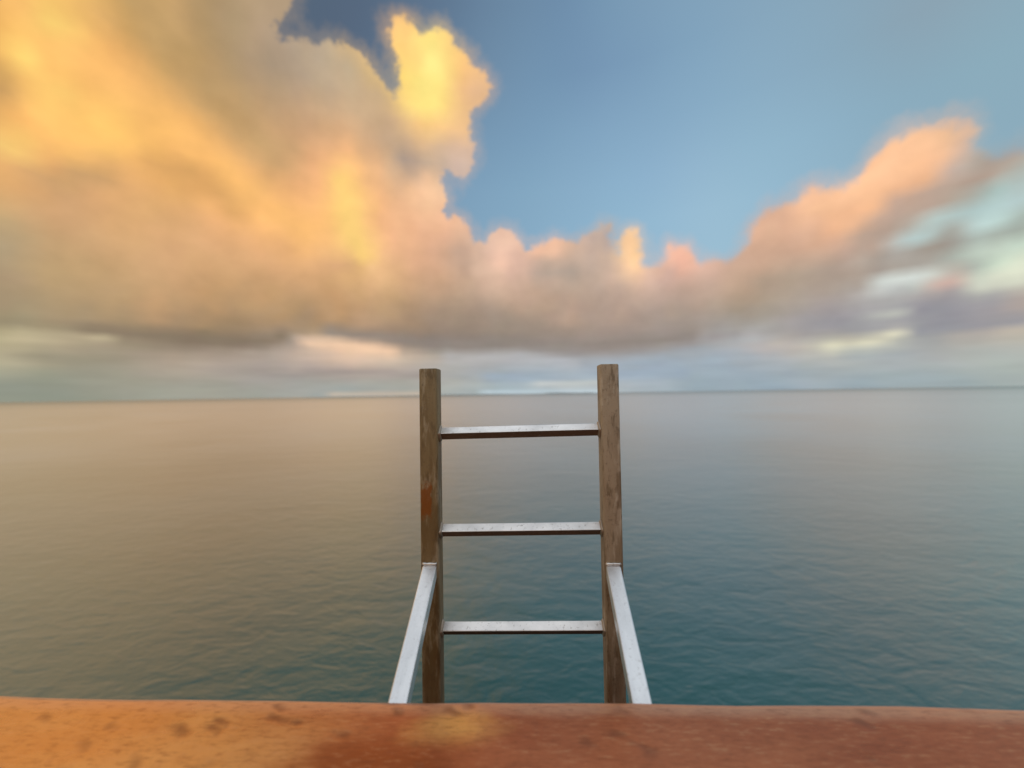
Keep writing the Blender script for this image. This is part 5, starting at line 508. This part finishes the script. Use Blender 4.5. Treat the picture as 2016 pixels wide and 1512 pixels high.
# ------------------------------------------------------------------ ladder
lad = bpy.data.objects.new('sea_ladder', None)
COL.objects.link(lad)
lad.location = (0.0183, 1.121, 0)
lad.rotation_euler.z = R(-2.3)
lad['label'] = 'weathered metal sea ladder with three square rungs and two pale braces'
lad['category'] = 'ladder'
SX, SW, SDP = 0.2588, 0.0525, 0.060
def stile(sx, top, patch, label):
    bm = bmesh.new()
    w, d, r = SW, SDP, 0.0075
    rings = [[(px, py, z) for px, py in rounded(w, d, r)] for z in (-1.5, EYE - 1.5, EYE - 0.6, EYE - 0.3, top - 0.003)]
    rings.append([(px, py, top) for px, py in rounded(w - 0.005, d - 0.005, r - 0.002)])
    bar(bm, rings)
    o = obj('stile', bm, M_STILE[patch], lad, smooth=True)
    for p in o.data.polygons:
        p.use_smooth = len(p.vertices) == 4
    o.location.x = sx
    o['label'] = label
    return o
st_l = stile(-SX, EYE + 0.0775, True, 'brown stile with an orange rust patch')
st_r = stile(SX, EYE + 0.0805, False, 'paler grey-brown stile')
RS, RA = 0.0262, 40.0
def rung(z, slope):
    bm = bmesh.new()
    half = SX - SW / 2 + 0.004
    sec = rounded(RS, RS, 0.0022, 2)
    a = R(RA)
    rings = []
    for x in (-half, -half * 0.33, half * 0.33, half):
        rings.append([(x, p * math.cos(a) - q * math.sin(a), p * math.sin(a) + q * math.cos(a)) for p, q in sec])
    bar(bm, rings)
    o = obj('rung', bm, M_RUNG, lad)
    o.data.materials.append(M_RUNG_SHADE)
    for p in o.data.polygons:                           # brown underside: its shade put into the colour
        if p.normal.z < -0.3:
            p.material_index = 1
    o.location.z = z
    o.rotation_euler.y = slope
    for s in (-1, 1):
        bm = bmesh.new()
        rings = []
        rn = random.Random(int(z * 1000) + s)
        for x, g in ((half - 0.011, 0.0), (half - 0.0085, 0.0035), (half - 0.003, 0.0055)):
            ring = []
            for p, q in rounded(RS + 2 * g + 0.001, RS + 2 * g + 0.001, 0.003 + g * 0.5, 4):
                k = 1 + rn.uniform(-0.03, 0.05)
                p *= k; q *= k
                ring.append((s * x, p * math.cos(a) - q * math.sin(a), p * math.sin(a) + q * math.cos(a)))
            rings.append(ring)
        bar(bm, rings)
        obj('weld_bead', bm, M_WELD, o, smooth=True)
    return o
for z, s in ((EYE - 0.109, -0.014), (EYE - 0.3905, -0.011), (EYE - 0.6705, -0.013)):
    rung(z, s)
def brace(p0, p1, w=0.039, h=0.034):
    p0, p1 = Vector(p0), Vector(p1)
    d = (p1 - p0).normalized()
    side = Vector((1, 0, 0)); side = (side - d * side.dot(d)).normalized()
    up = side.cross(d); up = up if up.z > 0 else -up
    bm = bmesh.new()
    sec = rounded(w, h, 0.003, 2)
    rings = []
    for t in (0.0, 0.35, 0.7, 1.0):
        c = p0.lerp(p1, t) - up * h / 2
        ring = [c + side * a + up * b for a, b in sec]
        if t == 0.0:                                    # cut flush with the stile's face
            ring = [q + d * ((p0.y - q.y) / d.y) for q in ring]
        rings.append(ring)
    bar(bm, rings)
    o = obj('brace', bm, M_BRACE, lad)
    bm = bmesh.new()                                    # weld seam along the cut top end
    top = p0 + Vector((0, -0.002, 0.003))
    rings = []
    for i in range(7):
        x = -w / 2 - 0.001 + (w + 0.002) * i / 6
        r = 0.0042 + 0.0008 * math.sin(i * 2.3)
        rings.append([top + Vector((x, r * math.cos(R(a)), r * math.sin(R(a)))) for a in range(0, 360, 60)])
    bar(bm, rings)
    obj('weld_bead', bm, M_RUNG, o, smooth=True)
    return o
BY = -SDP / 2
brace((-0.2587, BY, EYE - 0.479), (-0.2440, BY - 0.365, EYE - 0.640))
brace((0.2563, BY, EYE - 0.479), (0.2400, BY - 0.365, EYE - 0.640))

# ------------------------------------------------------------------ low land far across the water
def island(name, x0, x1, y, hgt, label, seed):
    rn = random.Random(seed)
    bm = bmesh.new()
    n = 60
    rings = []
    for i in range(n + 1):
        t = i / n
        x = x0 + (x1 - x0) * t
        e = min(1, 6 * t, 6 * (1 - t))
        h = hgt * e * (0.7 + 0.2 * math.sin(t * 9 + seed) + rn.uniform(0, 0.15)) + 0.2
        rings.append([(x, y - 160, -1), (x, y - 60, h * 0.8), (x, y + 60, h), (x, y + 200, -1)])
    bar(bm, rings)
    o = obj(name, bm, M_LAND, smooth=True)
    o['label'] = label; o['category'] = 'island'; o['group'] = 'low islands on the horizon'
    return o
island('distant_island', -3300, 300, 6100, 16, 'long faint low island on the horizon behind the left post of the ladder', 2)
island('distant_island', 420, 1340, 6000, 20, 'short low island on the horizon between the ladder posts, meeting the right post', 5)
